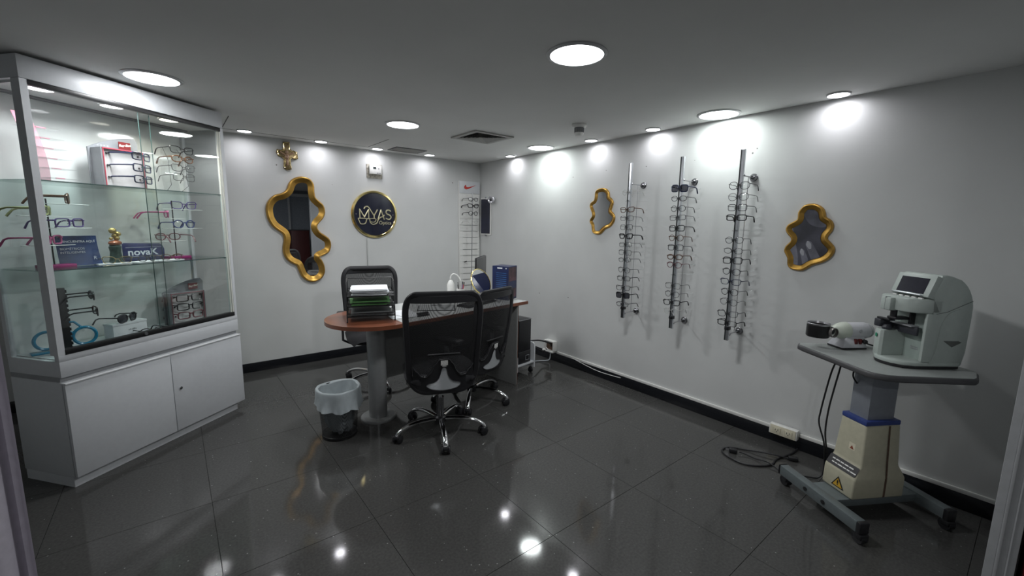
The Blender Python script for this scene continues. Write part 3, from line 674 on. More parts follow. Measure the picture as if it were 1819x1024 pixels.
def display_box(label, s, d, z, w, h, rz, tagname, hsl, rim):
    t = thing('eyewear_display_box', label, 'display box', M=cloc(s, d, z, rz))
    g = mat('box_grey', (.20, .21, .225), .5, noise=.05); pk = mat(tagname+'_rim', rim, .4, noise=.1)
    hb = h*.72; dp = .10 if hsl else .055
    # arched header board behind an open front tray
    out = [(-w/2-.02, 0), (w/2+.02, 0), (w/2+.032, h*.93)]
    for i in range(9):
        q = i/8; out.append((w/2+.015-q*(w+.035), h*(1.0-.27*q**1.7)))
    B().prism(out, -.012, 0, M=UPR).obj('header_board', g, t)
    B().box(-w/2-.008, -w/2, -dp, -.0005, 0, hb).obj('side_panel', g, t); B().box(w/2, w/2+.008, -dp, -.0005, 0, hb).obj('side_panel', g, t)
    B().box(-w/2, w/2, -dp, -.0005, hb-.008, hb).box(-w/2, w/2, -dp, -.0005, 0, .010).obj('tray_frame', g, t)
    B().box(-w/2+.001, w/2-.001, -dp+.012, -.0005, .0105, hb-.0085).obj('inner_back', mat('tray_white', (.62, .60, .60), .5, noise=.04), t)
    B().box(-w/2-.002, w/2+.002, -dp-.004, -dp, hb-.007, hb-.001).box(w/2-.006, w/2+.001, -dp-.004, -dp, 0, hb).box(-w/2, -w/2+.004, -dp-.004, -dp, 0, hb).obj('coloured_rim', pk, t)
    B().box(w/2-.075, w/2-.015, -.017, -.0125, hb+.012, hb+.055).obj('tag_plate', mat('tag_red', (.15, .010, .012), .4, noise=.05), t)
    text_obj('lettering', 'Ray-Ban', .019, mat('tag_ink', (.75, .72, .62), .5), t, T(w/2-.045, -.0175, hb+.036) @ RY(math.radians(-8)) @ UPR, .0003, shear=.35, bold=True)
    if hsl:
        b = B()
        for q in (-.082, -.066, -.050, -.034): b.box(q, q+.009, -.0135, -.0121, hb+.016, hb+.024)
        b.obj('print_mark', GREYP, t)
    for k in range(3):
        for sx in (-w/2+.022, w/2-.022):
            B().ball((sx, -dp+.008, hb-.030-k*.068), .0055, 8).obj('peg', BLACKP, t)
    return t, w, hb, dp
def pole_trays(side, s, d, zs, specs, flip, polez):
    t = thing('tray_stand', '%s clear tray stand for eyeglasses on the middle glass shelf' % side, 'display stand', M=cloc(s, d, S2))
    B().box(-.06, .075, -.04, .04, .0, .018, bev=.002).obj('base', mat('magenta_base', (.26, .01, .12), .35, noise=.1), t)
    B().cyl((0, 0, .018), (0, 0, polez-S2), .0035, seg=8).obj('pole', BLACKM, t)
    for (ds, z, wv), sp in zip(zs, specs):
        b = B(); b.prism([(x+ds, y) for x, y in ([(wv/2*math.cos(q)*1.0, .05*math.sin(q)) for q in [2*PI*k/20 for k in range(20)]])], z-S2-.003, z-S2)
        tr = b.obj('tray', ACRYL, t); B().tube([(wv/2*math.cos(2*PI*k/24)+ds, .05*math.sin(2*PI*k/24), z-S2-.0015) for k in range(24)], .0018, 5, closed=True).obj('tray_rim', mat('tray_edge', (.72, .73, .72), .2, noise=.05), tr)
        sh, fm, r, lab, rz = sp
        eyeglasses(lab, sh, fm, LENS, (0, 0, 0), 0, 'eyeglasses on the %s tray stand' % side, r, M=cloc(s+ds, d-.015, z+.028, rz) @ Matrix.Scale(1.22, 4))
def in_cabinet():
    b1 = display_box('grey arched eyewear display box on the top shelf of the cabinet', .525, .235, S1, .20, .31, math.radians(-8), 'upper', True, (.45, .06, .09))
    for k in range(3):
        eyeglasses('navy rectangular eyeglasses in the top-shelf display box, %s of three' % ('topmost', 'middle', 'lowest')[k], 'rect', FN, LENS, (0, 0, 0), 0, 'eyeglasses in the top-shelf display box', .0026,
                   M=b1[0].matrix_world @ T(.062, -.160, b1[2]-.035-k*.068) @ RZ(math.radians(29)) @ Matrix.Scale(1.2, 4))
    b2 = display_box('grey eyewear display box in the lower right corner of the cabinet', .885, .25, S0, .21, .31, math.radians(-12), 'lower', False, (.30, .12, .14))
    for k in range(3):
        eyeglasses('%s eyeglasses in the lower right display box, %s of three' % ('black-and-red' if k == 2 else 'black', ('topmost', 'middle', 'lowest')[k]), 'rect', FB if k < 2 else FR, LENS, (0, 0, 0), 0, 'eyeglasses in the lower display box', .0024,
                   M=b2[0].matrix_world @ T(-.005, -.085, b2[2]-.035-k*.062) @ Matrix.Scale(1.3, 4))
    # pink acrylic stepped stand
    p = thing('acrylic_stand', 'curved pink acrylic eyewear stand at the left of the top shelf', 'display stand', M=cloc(.15, .18, S1))
    PA = mat('pink_acrylic', (.75, .32, .42), .15, noise=.05, alpha=.45)
    B().grid(4, 14, lambda u, v: (-.03+.075*u+.055*math.sin(v*PI*.55)-.05, .03+.01*u, .012+.33*(1-v)), .003).obj('pink_panel', PA, p)
    for k in range(6):
        B().box(-.055+.012*k-.02, .085+.012*k-.02, -.05, .04, .27-k*.05, .2722-k*.05).obj('step', ACRYL, p)
        B().cyl((-.02+.011*k, -.02, .2725-k*.05), (.02+.011*k, -.02, .2725-k*.05), .003, seg=6).obj('step_peg', mat('pink_solid', (.6, .15, .25), .3, noise=.1), p)
    B().box(-.06, .075, -.06, .05, 0, .006).obj('base', ACRYL, p)
    # clear stand with a column of glasses
    a = thing('acrylic_stand', 'clear acrylic eyewear stand at the right of the top shelf', 'display stand', M=cloc(.905, .22, S1))
    B().grid(3, 10, lambda u, v: (-.055+.11*u, .055+.018*math.sin(v*PI), .006+.30*v), .003).obj('clear_panel', ACRYL, a)
    B().box(-.07, .07, -.05, .08, 0, .005).obj('base', ACRYL, a)
    for s in (-.05, .05): B().tube([(s, .05, .30), (s*1.2, .0, .22), (s*1.2, -.01, .05), (s, .05, .006)], .0015, 5).obj('wire_arm', FG, a)
    for k, (sh, fm, r, nm) in enumerate((('cat', FB, .0020, 'black cat-eye'), ('oval', FBR, .0026, 'speckled tortoiseshell'), ('cat', FG, .0018, 'dark wire-rimmed'), ('square', FG, .0014, 'thin silver'))):
        eyeglasses('%s eyeglasses on the clear top-shelf stand, %s' % (nm, ('topmost', 'second down', 'third down', 'lowest')[k]), sh, fm, LENS, (0, 0, 0), 0, 'eyeglasses on the clear stand', r, M=cloc(.905, .165, S1+.285-k*.060, math.radians(-6)) @ Matrix.Scale(1.15, 4))
    VB = math.radians
    pole_trays('left', .135, .17, [(.085, 1.506, .20), (-.01, 1.440, .22), (.085, 1.378, .20), (-.01, 1.288, .22)],
               [('round', FBR, .0026, 'dark brown round eyeglasses on the left tray stand, topmost', VB(62)), ('rect', FGN, .0030, 'olive green eyeglasses on the left tray stand', VB(48)),
                ('rect', FVI, .0026, 'violet-blue rectangular eyeglasses on the left tray stand', VB(14)), ('rect', FPK, .0030, 'pink eyeglasses on the left tray stand, lowest', VB(25))], 0, 1.53)
    pole_trays('right', .825, .20, [(.075, 1.503, .28), (-.05, 1.440, .26), (.065, 1.374, .28), (-.06, 1.291, .27)],
               [('cat', FVI, .0020, 'purple cat-eye eyeglasses on the right tray stand, topmost', VB(-10)), ('oval', FPK, .0022, 'pink eyeglasses on the right tray stand', VB(60)),
                ('round', FBL, .0026, 'dark blue round eyeglasses on the right tray stand', VB(-8)), ('oval', FR, .0020, 'maroon eyeglasses on the right tray stand, lowest', VB(170))], 0, 1.56)
    # blue poster plate, curved
    t = thing('blue_sign', 'glossy blue curved lens sign on the middle shelf, left of the figurine', 'sign', M=cloc(.275, .20, S2, math.radians(-6)))
    bl = mat('sign_blue', (.018, .045, .14), .25, noise=.5, nscale=9)
    B().grid(12, 10, lambda u, v: (-.10+.180*u+.010*(1-v)**2*(u > .0), -.018*(1-v)**2, .002+.165*v), .003).obj('plate', bl, t)
    WT = mat('sign_white', (.6, .64, .7), .5)
    text_obj('lettering', 'ENCUENTRA AQUÍ', .0165, WT, t, T(-.002, -.0045, .135) @ UPR, .0004, bold=True)
    text_obj('lettering', 'BIOMÉTRICOS', .017, WT, t, T(-.036, -.0075, .095) @ UPR, .0004)
    text_obj('lettering', 'INTELIGENTES', .017, WT, t, T(-.036, -.0095, .075) @ UPR, .0004)
    text_obj('lettering', 'R', .028, WT, t, T(.058, -.0145, .040) @ UPR, .0004)
    t = thing('lens_brand_sign', 'dark blue rounded sign with silver lettering on the middle shelf', 'sign', M=cloc(.608, .20, S2, math.radians(-3)))
    out = [(-.115, 0), (.10, 0), (.118, .012), (.128, .03), (.128, .075), (.118, .097), (.10, .11), (-.105, .118), (-.115, .112)]
    B().prism(out, 0, .006, M=UPR, bev=.001).obj('plate', mat('sign_deep_blue', (.014, .022, .10), .3, noise=.15), t)
    SV = mat('sign_silver', (.62, .66, .7), .35, noise=.05)
    text_obj('lettering', 'novaK', .058, SV, t, T(-.003, -.0066, .057) @ Matrix.Diagonal((1.18, 1, 1, 1)) @ UPR, .0006, bold=True)
    B().box(-.10, .115, -.0066, -.006, .030, .032).box(-.10, .11, -.0066, -.006, .088, .0895).obj('rule', SV, t)
    # figurine
    f = thing('figurine', 'small ceramic figurine with gold flowers and green dress on the middle shelf', 'figurine', M=cloc(.432, .17, S2))
    B().lathe([(.0001, 0), (.030, 0), (.034, .01), (.03, .03), (.026, .07), (.030, .10), (.022, .115), (.0001, .118)], 20).obj('dress', mat('dark_green_glaze', (.03, .06, .05), .3, noise=.5, nscale=60), f)
    B().ball((0, -.004, .122), .031, 14, (1.1, .9, .55)).obj('sash', mat('red_gold_glaze', (.30, .10, .05), .25, .3, noise=.6, nscale=50), f)
    b = B()
    for x, z, r in ((-.008, .195, .020), (.018, .175, .017), (-.002, .165, .014), (.010, .150, .016), (-.020, .148, .010)): b.ball((x, -.006, z), r, 12, (1, .8, .9))
    b.obj('gold_flowers', mat('pale_gold', (.55, .42, .16), .3, .7, noise=.3, nscale=70), f)
    B().ball((.018, -.012, .018), .018, 12).obj('foot_ornament', mat('dark_glaze', (.04, .03, .03), .25, noise=.3), f)
    # glasses lying on white cards along the middle shelf
    for k, (s, d, rz, fm, nm) in enumerate(((.40, .15, -20, FGO, 'thin gold'), (.555, .13, 10, FG, 'silver'), (.70, .12, -12, FBR, 'tortoiseshell'))):
        c = tag(B().box(-.075, .075, -.045, .045, 0, .004, bev=.001).obj('white_card', PAPER), 'white card under the %s eyeglasses on the middle shelf' % nm, 'card', 'white cards on the middle shelf')
        c.matrix_world = cloc(s, d, S2+.0005, math.radians(rz))
        eyeglasses('%s eyeglasses lying on a white card on the middle shelf' % nm, 'oval' if k else 'cat', fm, LENS, (0, 0, 0), 0, 'eyeglasses lying on the middle shelf', .002,
                   M=cloc(s, d-.035, S2+.024, math.radians(rz)) @ RX(math.radians(0)))
    # lower compartment
    t = thing('column_stand', 'black notched column eyewear stand in the lower left of the cabinet', 'display stand', M=cloc(.118, .13, S0))
    b = B(); b.box(-.016, .016, -.012, .012, 0, .36, bev=.002)
    for k in range(13): b.box(.016, .022, -.012, .012, .02+k*.026, .036+k*.026, bev=.001)
    b.obj('column', BLACKP, t); B().box(-.05, .07, -.05, .05, 0, .006, bev=.002).obj('base', BLACKP, t)
    eyeglasses('black sunglasses on the black column stand', 'round', FB, SUNLENS, (0, 0, 0), 0, 'glasses on the black column stand', .003, M=cloc(.235, .09, S0+.305, math.radians(68)) @ Matrix.Scale(1.0, 4))
    eyeglasses('black eyeglasses on the black column stand, below the sunglasses', 'square', FB, LENS, (0, 0, 0), 0, 'glasses on the black column stand', .003, M=cloc(.245, .09, S0+.215, math.radians(66)))
    BLU = mat('blue_acrylic', (.02, .30, .50), .2, noise=.1, alpha=.8)
    r = thing('spectacle_ornament', 'bright blue plastic ring ornament shaped like spectacles in the lower cabinet', 'ornament', M=cloc(.165, .21, S0, math.radians(-22)))
    for s in (-.075, .075): B().tube([(s+.048*math.cos(2*PI*k/32), 0, .068+.048*math.sin(2*PI*k/32)) for k in range(32)], .008, 8, closed=True).obj('ring', BLU, r)
    B().tube([(-.03, 0, .09), (0, -.004, .105), (.03, 0, .09)], .007, 8).obj('bridge', BLU, r)
    b = B(); b.box(-.14, .14, -.03, .04, 0, .008, bev=.003); b.tube([(-.06, .01, .112), (-.03, .02, .15), (.0, .02, .155)], .006, 8); b.tube([(.0, .02, .155), (.04, .02, .15), (.07, .01, .112)], .006, 8); b.obj('base', BLU, r)
    # white box with sunglasses
    w_ = thing('white_box', 'white spectacle box with a small grey print mark on the cabinet floor', 'box', M=cloc(.485, .235, S0, math.radians(-2)))
    B().box(-.095, .095, -.04, .04, 0, .078, bev=.002).obj('carton', PAPER, w_)
    B().box(-.097, .097, -.042, .042, .0785, .092, bev=.002).obj('lid', PAPER, w_)
    b = B()
    for q, hh in ((-.012, .007), (-.004, .009), (.004, .006), (.011, .009), (.018, .010), (.026, .007)): b.box(q, q+.005, -.0407, -.0400, .040, .040+hh)
    b.obj('print_mark', GREYP, w_)
    eyeglasses('brown-lensed sunglasses resting on the white box', 'aviator', FG, SUNLENS, (0, 0, 0), 0, None, .0026, M=cloc(.485, .21, S0+.118, math.radians(18)) @ Matrix.Scale(1.1, 4), name='sunglasses')
    eyeglasses('black eyeglasses lying in front of the white box', 'oval', FB, LENS, (0, 0, 0), 0, None, .0024, M=cloc(.56, .125, S0+.022, math.radians(-8)) @ Matrix.Scale(1.1, 4))
    CS = mat('case_leather', (.012, .012, .014), .45, noise=.3, nscale=200, bump=.2)
    for k, (s, d, rz, l) in enumerate(((.335, .085, 6, .085), (.47, .07, -4, .075), (.70, .095, 4, .095), (.23, .075, 0, .06))):
        q = tag(B().ball((0, 0, .016), 1., 20, (l, .03, .016)).obj('glasses_case', CS), ('black spectacle case on the cabinet floor in front of the white box', 'small black spectacle case behind the track lock',
            'black spectacle case on the cabinet floor left of the lower display box', 'dark grey pouch at the left front of the cabinet floor')[k], 'glasses case', 'spectacle cases on the cabinet floor')
        q.matrix_world = cloc(s, d, S0, math.radians(rz))
in_cabinet()

# ------------------------------------------------------------------ desk
DR = math.radians(8.8); DM = T(-.7725, -1.7545, 0) @ RZ(DR)      # front right foot of the end panel; local x runs back along the desk's front edge
DH = .76
def desk():
    wood = mat('cherry_wood', (.20, .065, .032), .32, noise=.25, nscale=7, coat=.3); WT = mat('desk_pale_top', (.50, .51, .50), .3, noise=.03); GR = mat('desk_grey_panel', (.20, .205, .20), .55, noise=.05)
    t = thing('office_desk', 'L-shaped office desk with cherry wood rounded end on a grey metal column', 'desk', M=DM.copy())
    xe = .115; f = -.012; L = 1.20; Dp = .66                # front edge local y=f, right end x=xe
    cx, cy, R = -L, f+Dp/2, Dp/2
    arc = [(cx-R*1.06*math.sin(q), cy+R*math.cos(q)) for q in [PI*k/28 for k in range(29)]]
    out = [(xe, f), (xe, f+Dp)]+arc
    out2 = [(x, y) for x, y in out]
    B().prism([(xe, f), (xe, f+Dp), (cx, f+Dp)]+arc[1:-1]+[(cx, f)], DH-.028, DH-.001, bev=.003).obj('desktop', wood, t)
    B().prism([(xe-.008, f+.006), (xe-.008, f+Dp-.006), (cx+.14, f+Dp-.006), (cx+.02, f+.006)], DH-.0012, DH+.0004).obj('pale_inlay', WT, t)
    B().box(-.016, 0, .002, Dp-.04, 0, DH-.029, bev=.001).obj('end_panel', GR, t)
    B().box(.0, .0018, .0, .016, 0, DH-.029).obj('panel_edging', wood, t)
    B().box(-1.16, -.017, .44, .456, .22, DH-.029, bev=.001).obj('modesty_panel', GR, t)
    inv = DM.inverted() @ Vector((-2.022, -1.652, 0))
    q = B().cyl((inv.x, inv.y, .018), (inv.x, inv.y, DH-.029), .066, seg=40).obj('column_leg', mat('silver_grey_paint', (.30, .31, .31), .32, .35, noise=.04), t)
    B().lathe([(.125, 0), (.125, .012), (.119, .018), (.0001, .018)], 48, M=T(inv.x, inv.y, 0)).obj('base_disc', MATS['silver_grey_paint'], t)
desk()

def on_desk():
    z = DH+.0005
    # wire letter tray
    TM = T(-2.235, -1.715, z) @ RZ(math.radians(-19))
    t = thing('letter_tray', 'black wire three-tier letter tray at the rounded desk end', 'letter tray', M=TM)
    W, D = .305, .27
    wm = weave_mat('wire_mesh', (.012, .012, .012), .45, 500)
    for k, zz in enumerate((.035, .105, .175)):
        tr = B().tube([(0, 0, zz), (W, 0, zz), (W, D, zz), (0, D, zz)], .0035, 6, closed=True).tube([(0, 0, zz+.022), (W, 0, zz+.022)], .003, 6).tube([(0, D, zz), (0, D, zz+.022), (W, D, zz+.022), (W, D, zz)], .003, 6).obj('tray_frame', BLACKM, t)
        B().box(.003, W-.003, .003, D-.003, zz-.001, zz).obj('tray_mesh', wm, tr)
    for x in (-.004, W+.004):
        b = B()
        b.tube([(x, -.006, 0), (x, -.002, .05), (x, .02, .10), (x, .05, .20), (x, .09, .262), (x, .12, .27)], .0042, 6)
        b.tube([(x, D, 0), (x, D, .27), (x, .12, .27)], .0042, 6); b.tube([(x, -.004, .03), (x, D, .03)], .003, 6)
        b.ball((x, -.006, .004), .006, 8); b.ball((x, D, .004), .006, 8)
        for k in range(4): b.tube([(x, .03+k*.06, .035), (x, .06+k*.06, .2+.015*k)], .002, 5)
        b.obj('side_frame', BLACKM, t)
    B().tube([(0, D, .27), (W, D, .27)], .003, 6).obj('top_bar', BLACKM, t)
    def sheets(label, zz, n, m, dz=.003, name='paper_stack'):
        p = thing(name, label, 'papers', M=TM @ T(.025, .02, zz), group='papers in the letter tray')
        for k in range(n):
            o = B().box(0, .24+random.uniform(-.008, .01), 0, .23, 0, dz*.8, bev=.0006, seg=1).obj('sheets', m, p, smooth=False)
            o.location = (random.uniform(-.01, .012), random.uniform(-.01, .01), k*dz); o.rotation_euler = (math.radians(1.5*(k % 2)), 0, math.radians(random.uniform(-2.5, 2.5)))
    sheets('thick stack of white papers on the top tier of the letter tray', .179, 7, PAPER, .006)
    sheets('green folders on the middle tier of the letter tray', .109, 5, mat('green_folder', (.12, .30, .10), .6, noise=.1), .006)
    sheets('dark folders on the lowest tier of the letter tray', .039, 5, mat('grey_folder', (.16, .17, .17), .5, noise=.1), .005)
    # loose papers beside it
    for k, (x, y, a, w, d) in enumerate(((-1.83, -1.66, -8, .21, .29), (-1.80, -1.70, 14, .15, .21))):
        p = tag(B().box(-w/2, w/2, -d/2, d/2, 0, .0025, bev=.0006, seg=1).obj('paper_sheet', PAPER, smooth=False), ('large white paper sheet lying right of the letter tray', 'small white form lying on the large paper sheet')[k], 'paper', loc=(x, y, z+k*.003), rz=math.radians(a))
    # desk things seen through the chair mesh
    k = thing('stapler', 'small black stapler on the pale desk top', 'stapler', (-1.72, -1.80, z), math.radians(6))
    B().box(-.05, .05, -.016, .016, 0, .008, bev=.003).obj('base', BLACKP, k); B().box(-.05, .042, -.012, .012, .012, .028, bev=.005).obj('arm', BLACKP, k); B().cyl((.04, -.014, .014), (.04, .014, .014), .008, seg=12).obj('hinge', STEEL, k)
    k = thing('desk_folder', 'thin black clipboard lying open on the pale desk top', 'clipboard', (-1.50, -1.60, z), math.radians(-30))
    B().box(-.15, .15, -.11, .11, 0, .004, bev=.0015).obj('board', BLACKP, k); B().box(-.14, .14, -.10, .085, .0045, .006).obj('sheet', mat('grey_sheet', (.35, .36, .36), .7, noise=.04), k); B().box(-.04, .04, .088, .108, .004, .012, bev=.003).obj('clip', STEEL, k)
    kb = thing('keyboard', 'black computer keyboard on the desk behind the chairs', 'keyboard', (-1.12, -1.62, z), math.radians(20))
    B().box(-.2, .2, -.065, .065, 0, .014, bev=.004).obj('body', BLACKP, kb)
    for r_ in range(5):
        B_ = B()
        for c_ in range(14): B_.box(-.19+c_*.027, -.167+c_*.027, -.056+r_*.023, -.037+r_*.023, .0145, .021, bev=.002, seg=1)
        B_.obj('key_row', mat('key_grey', (.03, .03, .032), .5, noise=.1), kb)
    # monitor seen from behind at an angle
    m = thing('computer_monitor', 'grey-backed computer monitor turned away at the far desk end', 'monitor', (-.875, -1.21, z), math.radians(45))
    B().box(0, .46, -.014, .0, .10, .355, bev=.003).obj('bezel', BLACKP, m); B().box(.004, .456, -.030, -.014, .102, .352, bev=.004).obj('back_shell', mat('monitor_back', (.085, .085, .085), .45, noise=.08), m)
    B().box(.012, .388, -.0005, .001, .115, .335).obj('screen', mat('screen_dark', (.02, .02, .025), .1, noise=.1), m)
    B().box(.17, .23, -.05, -.03, .01, .22, bev=.006).obj('stand_neck', BLACKP, m); B().box(.10, .30, -.13, .05, 0, .012, bev=.005).obj('stand_foot', BLACKP, m)
    # round gold-rimmed mirror
    g = thing('table_mirror', 'round gold-rimmed table mirror on the desk', 'mirror', (-.935, -1.40, z), math.radians(14))
    Mt = T(0, 0, .155) @ RX(PI/2-.42)
    B().lathe([(.118, -.006), (.124, -.004), (.126, 0), (.124, .005), (.116, .007)], 56, M=Mt, cap=False).obj('rim', BRASS, g)
    B().lathe([(.0001, .004), (.118, .004), (.118, -.005), (.0001, -.005)], 56, M=Mt, cap=False).obj('mirror_glass', MIRROR, g)
    B().tube([(-.06, .03, .006), (0, .02, .012), (.06, .03, .006)], .006, 8).cyl((0, .02, .012), (0, .008, .06), .006, seg=10).box(-.05, .05, -.02, .06, 0, .008, bev=.003).obj('stand', BRASS, g)
    # blue carton
    bx = thing('blue_carton', 'dark blue printed carton standing at the right desk end', 'box', (-.80, -1.60, z), 0)
    A0 = Vector((-.012, -.05)); 
    B().prism([(0, -.035), (.155, .035), (.10, .20), (-.055, .13)], 0, .305, bev=.002).obj('carton', mat('carton_blue', (.012, .020, .075), .3, noise=.15, nscale=8), bx)
    Ml = T(0, -.035, 0) @ RZ(math.atan2(.165, -.055)-PI)          # long left face
    ml = mat('carton_print', (.03, .10, .26), .3, noise=.25, nscale=30)
    b = B()
    for k in range(9): b.box(-.13, -.02, -.0012, -.0004, .24-k*.018, .246-k*.018, M=T(0, -.035, 0) @ RZ(math.atan2(-.165, .055)))
    b.obj('print_lines', ml, bx)
    b = B()
    MLF = T(0, -.035, 0) @ RZ(math.atan2(-.165, .055))
    b.box(-.12, -.065, -.0012, -.0004, .283, .293, M=MLF).box(-.03, -.018, -.0012, -.0004, .283, .291, M=MLF).obj('print_mark', PAPER, bx)
    Mr = T(0, -.035, 0) @ RZ(math.atan2(.07, .155))
    B().box(.012, .155, -.0014, -.0004, .17, .295, M=Mr).box(.012, .155, -.0014, -.0004, .02, .10, M=Mr).obj('photo_print', mat('carton_photo', (.075, .032, .04), .35, noise=.9, nscale=14), bx)
    # pen cup and pens
    p = thing('pen_cup', 'white pen cup on the desk beside the table mirror', 'pen cup', (-1.09, -1.30, z))
    B().lathe([(.0001, 0), (.034, 0), (.036, .09), (.033, .09), (.031, .004), (.0001, .004)], 28).obj('cup', WHITEP, p)
    for k, (c, dx, dy, nm) in enumerate((((.45, .02, .03), .018, -.01, 'red'), ((.2, .05, .25), .022, .012, 'violet'), ((.02, .02, .02), -.014, .01, 'black'))):
        q = thing('pen', '%s pen standing in the white pen cup' % nm, 'pen', (-1.09+dx*.5, -1.30+dy*.5, z+.006), 0, 'pens in the pen cup')
        B().cyl((0, 0, 0), (dx*.9, dy, .12), .0042, seg=8).obj('barrel', mat('pen_'+nm, c, .35, noise=.1), q); B().cyl((dx*.9, dy, .12), (dx*1.05, dy*1.15, .145), .0048, seg=8).obj('cap', BLACKP if k != 2 else CHROME, q)
    # white desk lamp-like charger with looping cable
    l = thing('bottle_dispenser', 'white pump bottle with bent spout on the desk left of the pen cup', 'bottle', (-1.17, -1.26, z))
    B().lathe([(.0001, 0), (.032, 0), (.034, .02), (.034, .13), (.02, .16), (.012, .17)], 24).obj('bottle', WHITEP, l)
    B().tube(smooth_open([(0, 0, .165), (0, 0, .20), (.02, -.012, .225), (.055, -.03, .21), (.075, -.05, .165)], 5), .006, 8).obj('spout', WHITEP, l)
on_desk()

def pc():
    R = math.radians(8.8); M = T(-.70, -1.62, 0) @ RZ(R)
    s = thing('computer_cart', 'low white wheeled cart for the computer tower beside the desk', 'cart', M=M @ T(.03, 0, 0))
    B().box(.0, .235, -.02, .40, .105, .121, bev=.001).obj('shelf', WHITE, s)
    out = [(-.02, .055), (-.02, .27), (-.012, .292), (.012, .305), (.36, .305), (.39, .295), (.40, .27), (.40, .055)]
    Ms = Matrix(((0, 0, 1, 0), (1, 0, 0, 0), (0, 1, 0, 0), (0, 0, 0, 1)))
    B().prism(out, .235, .251, M=Ms, bev=.001).obj('side_panel', WHITE, s); B().prism([(x, y if y < .1 else .2) for x, y in out if y < .1 or x in (-.02, .40)], -.016, 0, M=Ms).obj('side_panel', WHITE, s)
    for x, y in ((.225, .015), (.225, .36), (.01, .015), (.01, .36)):
        c = B().cyl((x-.01, y, .024), (x+.01, y, .024), .024, seg=20).obj('caster', BLACKP, s); B().box(x-.013, x+.013, y-.012, y+.014, .03, .055, bev=.003).cyl((x, y, .05), (x, y, .06), .008, seg=8).obj('caster_fork', BLACKP, c)
    t = thing('computer_tower', 'black computer tower standing on the white cart', 'computer', M=M @ T(.05, .0, .1215))
    B().box(0, .18, 0, .38, 0, .43, bev=.004).obj('case', mat('tower_black', (.02, .02, .022), .35, noise=.1), t)
    B().box(.006, .174, -.006, 0, .12, .424, bev=.002).obj('upper_bezel', BLACKP, t); B().box(.006, .174, -.008, 0, .006, .116, bev=.002).obj('lower_bezel', BLACKP, t)
    b = B(); b.tube([(.10, -.010, .03), (.15, -.010, .03), (.15, -.010, .075), (.10, -.010, .075)], .0028, 6, closed=True); b.obj('port_frame', GREYP, t)
    B().box(.0, .18, -.0075, -.001, .1165, .119).box(.0, .18, -.0085, .0, .4245, .428).obj('edge_strip', STEEL, t)
    for k, pts in enumerate(([(-.42, -1.40, .26), (-.30, -1.38, .25), (-.18, -1.40, .24), (-.07, -1.43, .20), (-.035, -1.42, .16)], [(-.43, -1.42, .20), (-.33, -1.39, .21), (-.2, -1.37, .15), (-.1, -1.36, .10), (-.05, -1.38, .12)])):
        tag(B().tube(smooth_open(pts, 6), .008, 8).obj('power_cable', BLACKP), ('upper thick black cable from the computer tower to the socket box', 'lower thick black cable sagging behind the computer cart')[k], 'cable', 'cables behind the computer tower')
    tag(B().tube(smooth_open([(-.40, -1.36, .012), (-.28, -1.34, .010), (-.16, -1.38, .010), (-.10, -1.42, .012), (-.07, -1.44, .03), (-.05, -1.43, .10)], 5), .006, 8).obj('grey_cable', mat('pale_grey_cable', (.4, .42, .45), .5, noise=.05)), 'pale grey cable on the floor below the socket box', 'cable')
pc()

# ------------------------------------------------------------------ office chairs
MESHF = weave_mat('chair_mesh', (.010, .010, .011), .22, 420)
def back_hw(z):                       # half width of the backrest at height z (0 = lower edge, .64 = top)
    if z < .17: return .095+.120*max(0, 1-((.17-z)/.17)**2.4)**(1/2.4)
    if z > .52: return .230-.075*(1-max(0, 1-((z-.52)/.1205)**2.3)**(1/2.3))
    return .215+.018*(z-.17)/.40
def back_pt(x, z, off=0.):            # bowed, leaning backrest surface in chair space
    return Vector((x, -.225-.07*(z-.10)+.9*x*x+.02*math.cos(z*6)+off, .372+z))
def wave(x):                          # upper edge of the solid lower plate
    a = abs(x); 
    pts = [(0, .235), (.03, .232), (.055, .20), (.085, .14), (.11, .115), (.14, .118), (.165, .15), (.20, .19), (.24, .20)]
    for (x0, y0), (x1, y1) in zip(pts, pts[1:]):
        if a <= x1: t = (a-x0)/(x1-x0); t = t*t*(3-2*t); return y0+(y1-y0)*t
    return .2
